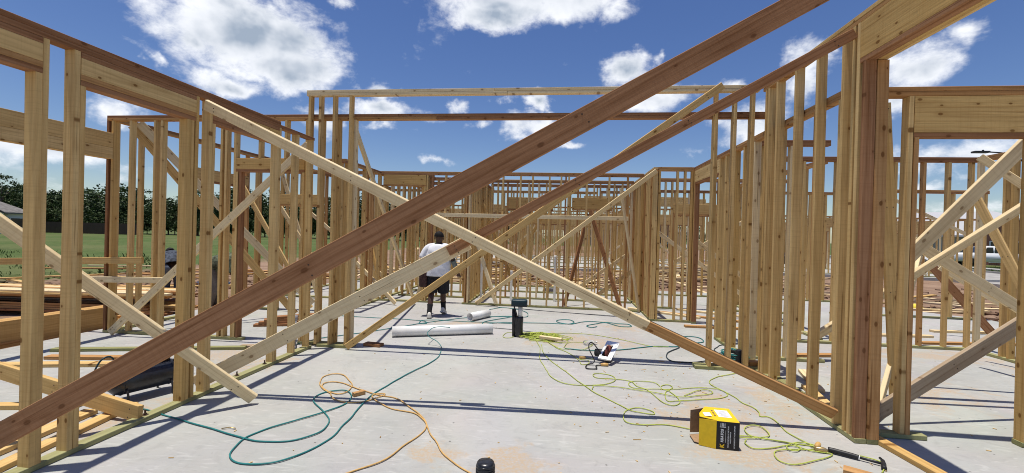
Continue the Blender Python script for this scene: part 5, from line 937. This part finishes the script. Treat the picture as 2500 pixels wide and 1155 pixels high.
def house(label, loc, rz, w_, d_, h_, rh, wallmat, roofmat, front='siding', wins=()):
    o = empty('house', loc, rz); tag(o, label, 'house')
    bm = bmesh.new(); bbox(bm, (0, 0, h_ / 2), (w_, d_, h_)); meshobj('wall', bm, wallmat, o)
    e = .45; bm = bmesh.new(); x, y = w_ / 2 + e, d_ / 2 + e; r_ = max(.5, x - y)
    b4 = [bm.verts.new(p) for p in ((-x, -y, h_), (x, -y, h_), (x, y, h_), (-x, y, h_))]; b5 = [bm.verts.new((p.co.x, p.co.y, h_ + .18)) for p in b4]; t0, t1 = bm.verts.new((-r_, 0, h_ + rh)), bm.verts.new((r_, 0, h_ + rh))
    bm.faces.new(b4[::-1])
    for k in range(4): bm.faces.new((b4[k], b4[(k + 1) % 4], b5[(k + 1) % 4], b5[k]))
    bm.faces.new((b5[0], b5[1], t1, t0)); bm.faces.new((b5[1], b5[2], t1)); bm.faces.new((b5[2], b5[3], t0, t1)); bm.faces.new((b5[3], b5[0], t0)); rf = meshobj('roof', bm, roofmat, o)
    bm = bmesh.new(); bbox(bm, (-r_ * .4, d_ * .1, h_ + rh * .8), (.5, .5, 1.2)); meshobj('vent', bm, 'car_dark', rf)
    # projecting front gable
    gw = w_ * .3; gx = w_ * .22; bm = bmesh.new(); prism(bm, [(gx - gw / 2, 0), (gx + gw / 2, 0), (gx + gw / 2, h_), (gx, h_ + rh * .62), (gx - gw / 2, h_)], -d_ / 2 - 1.3, 0); meshobj('gable_wall', bm, front, o)
    bm = bmesh.new(); q = .4
    for s_ in (-1, 1):
        p = [(gx, -d_ / 2 - 1.6, h_ + rh * .62 + .05), (gx + s_ * (gw / 2 + q), -d_ / 2 - 1.6, h_ - .15), (gx + s_ * (gw / 2 + q), 0, h_ - .15), (gx, 0, h_ + rh * .62 + .05)]
        a = [bm.verts.new(c_) for c_ in p]; b_ = [bm.verts.new((c_[0], c_[1], c_[2] + .15)) for c_ in p]; bm.faces.new(a); bm.faces.new(b_)
        for k in range(4): bm.faces.new((a[k], a[(k + 1) % 4], b_[(k + 1) % 4], b_[k]))
    bmesh.ops.recalc_face_normals(bm, faces=bm.faces[:]); meshobj('gable_roof', bm, roofmat, o)
    for (wx, wz, ww, wh, pr_) in wins:
        yy = -d_ / 2 - (1.3 if pr_ else 0); bm = bmesh.new(); bbox(bm, (wx, yy - .02, wz), (ww + .2, .1, wh + .2)); wn = meshobj('window', bm, 'trim', o); bm = bmesh.new(); bbox(bm, (wx, yy - .06, wz), (ww, .06, wh)); meshobj('pane', bm, 'pane', wn)
    bm = bmesh.new(); bbox(bm, (-w_ * .12, -d_ / 2 - .03, 1.1), (1.1, .12, 2.2)); meshobj('door', bm, 'fence', o)
    return o
house('grey roofed pale house at the far left edge of the field', (-89.6, 52.5, GZ), R(55), 20, 12, 2.9, 3.2, 'siding', 'shingle', 'siding', ((-7, 1.6, 1.6, 1.3, 0), (-4.6, 1.6, 1.2, 1.3, 0), (4.4, 1.6, 1.8, 1.4, 1), (8.7, 1.6, 1.2, 1.3, 0)))
house('house with pale new roof and brick front across the street', (43.5, 55.0, GZ), R(-38), 18, 12, 2.7, 2.9, 'brick', 'felt', 'brick', ((-7, 1.5, 1.6, 1.3, 0), (-4.4, 1.5, 1.2, 1.3, 0), (4.0, 1.3, 3.0, 1.9, 1), (8.0, 1.5, 1.2, 1.3, 0)))
house('dark walled house at the far right edge beyond the pickup', (61.0, 56.0, GZ), R(-45), 14, 11, 2.6, 1.8, 'fence', 'shingle', 'fence', ((-4, 1.5, 1.4, 1.3, 0),))
house('small brick house beyond the far house frames', (14.0, 95.0, GZ), R(10), 18, 12, 2.9, 3.2, 'brick', 'shingle', 'brick', ((-6, 1.5, 1.4, 1.3, 0), (4.0, 1.5, 1.8, 1.4, 1)))
lp = empty('street_lamp', (31.15, 34.0, GZ)); tag(lp, 'dark street lamp head on a curved arm above the outer right frame', 'street lamp')
bm = bmesh.new(); tube(bm, [(0, 0, 0), (0, 0, 4), (0, 0, 8.0)], [.11, .09, .06], 12); meshobj('pole', bm, 'lamp_metal', lp, True)
bm = bmesh.new(); tube(bm, spline([(0, 0, 7.5), (-.5, .0, 7.95), (-1.3, .0, 8.22), (-2.3, 0, 8.30)], 5), .045, 8); meshobj('arm', bm, 'lamp_metal', lp, True)
meshobj('lamp_head', rbox((-2.75, 0, 8.29), (.95, .36, .13), .03), 'lamp_metal', lp); meshobj('sensor', rbox((-2.6, 0, 8.40), (.09, .09, .09), .02), 'lamp_metal', lp)
# dark board fence at the far side of the field
fn = empty('board_fence', (-92, 66, GZ)); tag(fn, 'dark board fence under the trees at the far side of the field', 'fence')
fa, fb = Vector((-92, 66)), Vector((-73, 68.6)); n_ = 135
bm = bmesh.new()
for k in range(n_):
    p = fa.lerp(fb, (k + .5) / n_) - fa; bbox(bm, (p.x, p.y, .95 + rn.uniform(-.02, .02)), (.138, .02, 1.9))
o = meshobj('pickets', bm, 'fence', fn); o['kind'] = 'stuff'
for k in range(9):
    p = fa.lerp(fb, k / 8) - fa; bm = bmesh.new(); bbox(bm, (p.x, p.y + .08, .95), (.1, .1, 1.9)); meshobj('post', bm, 'fence', fn)
# trees
def tree_mesh(seed, h_, spread, nclump, leaf):
    rr = random.Random(seed); bt_ = bmesh.new(); tips = []
    tube(bt_, spline([(0, 0, 0), (rr.uniform(-.1, .1), 0, h_ * .25), (rr.uniform(-.2, .2), rr.uniform(-.2, .2), h_ * .55), (0, 0, h_ * .85)], 4), [h_ * .022 * (1 - .07 * i) for i in range(13)], 7)
    for k in range(9):
        a = k * 2.4 + rr.uniform(-.4, .4); z = h_ * rr.uniform(.22, .62); l_ = spread * rr.uniform(.5, .95); q = Vector((math.cos(a) * l_, math.sin(a) * l_, z + h_ * rr.uniform(.08, .25)))
        tube(bt_, [(0, 0, z), tuple(Vector((0, 0, z)).lerp(q, .5) + Vector((0, 0, .1))), tuple(q)], [h_ * .009, h_ * .006, h_ * .002], 5); tips.append(q)
    bc = bmesh.new()
    for k in range(nclump):
        if k < len(tips) * 3: c = tips[k % len(tips)] + Vector((rr.gauss(0, .3), rr.gauss(0, .3), rr.gauss(0, .3))) * spread * .3
        else:
            u = rr.random() ** .4; a = rr.uniform(0, 6.283); ph = rr.uniform(-.9, 1.0); c = Vector((math.cos(a) * spread * u * math.sqrt(max(0, 1 - ph * ph * .9)), math.sin(a) * spread * u * math.sqrt(max(0, 1 - ph * ph * .9)), h_ * .58 + ph * h_ * .42))
        cr_ = spread * rr.uniform(.12, .30)
        for q in range(26):
            d = Vector((rr.gauss(0, 1), rr.gauss(0, 1), rr.gauss(0, .7))); p = c + d * cr_ * .55
            if p.z < h_ * .06: continue
            u = Vector((rr.gauss(0, 1), rr.gauss(0, 1), rr.gauss(0, .6))).normalized(); v = u.cross(Vector((rr.gauss(0, 1), rr.gauss(0, 1), rr.gauss(0, 1)))).normalized(); s_ = leaf * rr.uniform(.6, 1.4)
            bc.faces.new([bc.verts.new(p + u * s_), bc.verts.new(p + v * s_ * .6), bc.verts.new(p - u * s_), bc.verts.new(p - v * s_ * .6)])
    a = bpy.data.meshes.new('trunk'); bt_.to_mesh(a); bt_.free(); a.materials.append(MAT['bark']); b_ = bpy.data.meshes.new('crown'); bc.to_mesh(b_); bc.free(); b_.materials.append(MAT['leaf'])
    return a, b_
protos = [tree_mesh(1, 9.5, 3.4, 95, .20), tree_mesh(2, 8.0, 3.8, 110, .20), tree_mesh(3, 6.5, 3.2, 85, .19), tree_mesh(4, 11.5, 3.0, 70, .20)]
def tree(x, y, k, s_, label, group=None):
    o = empty('tree', (x, y, GZ), rn.uniform(0, 6.28)); o.scale = (s_ * rn.uniform(.95, 1.15), s_ * rn.uniform(.95, 1.15), s_); tag(o, label, 'tree', group)
    for nm, me in zip(('trunk', 'crown'), protos[k]): link(bpy.data.objects.new(nm, me), o)
tree(-97.5, 66.5, 3, .86, 'tall airy tree rising above the left house roof')
for k in range(78):
    f = k / 77; x = -118 + 112 * f + rn.uniform(-1.2, 1.2); y = 72 + 20 * f + rn.uniform(-3, 3)
    tree(x, y, rn.choice([0, 1, 1, 2, 2]), rn.choice([.72, .8, .9, 1.0, 1.15]) * rn.uniform(.92, 1.08) * (1.05 - .20 * f), 'dense dark green tree in the tree line behind the field', 'trees in the line behind the field')
for k in range(60):
    f = k / 59; tree(-112 + 104 * f, 69 + 19 * f + rn.uniform(-1.5, 1.5), 2, rn.uniform(.42, .72), 'low bushy tree at the front of the tree line', 'low trees along the front of the tree line')
for k in range(16):
    f = k / 15; tree(8 + 95 * f + rn.uniform(-2, 2), 118 - 28 * f + rn.uniform(-4, 4), rn.choice([0, 1, 2]), rn.uniform(.45, .65), 'distant low tree beyond the right-hand houses', 'distant trees beyond the right-hand houses')
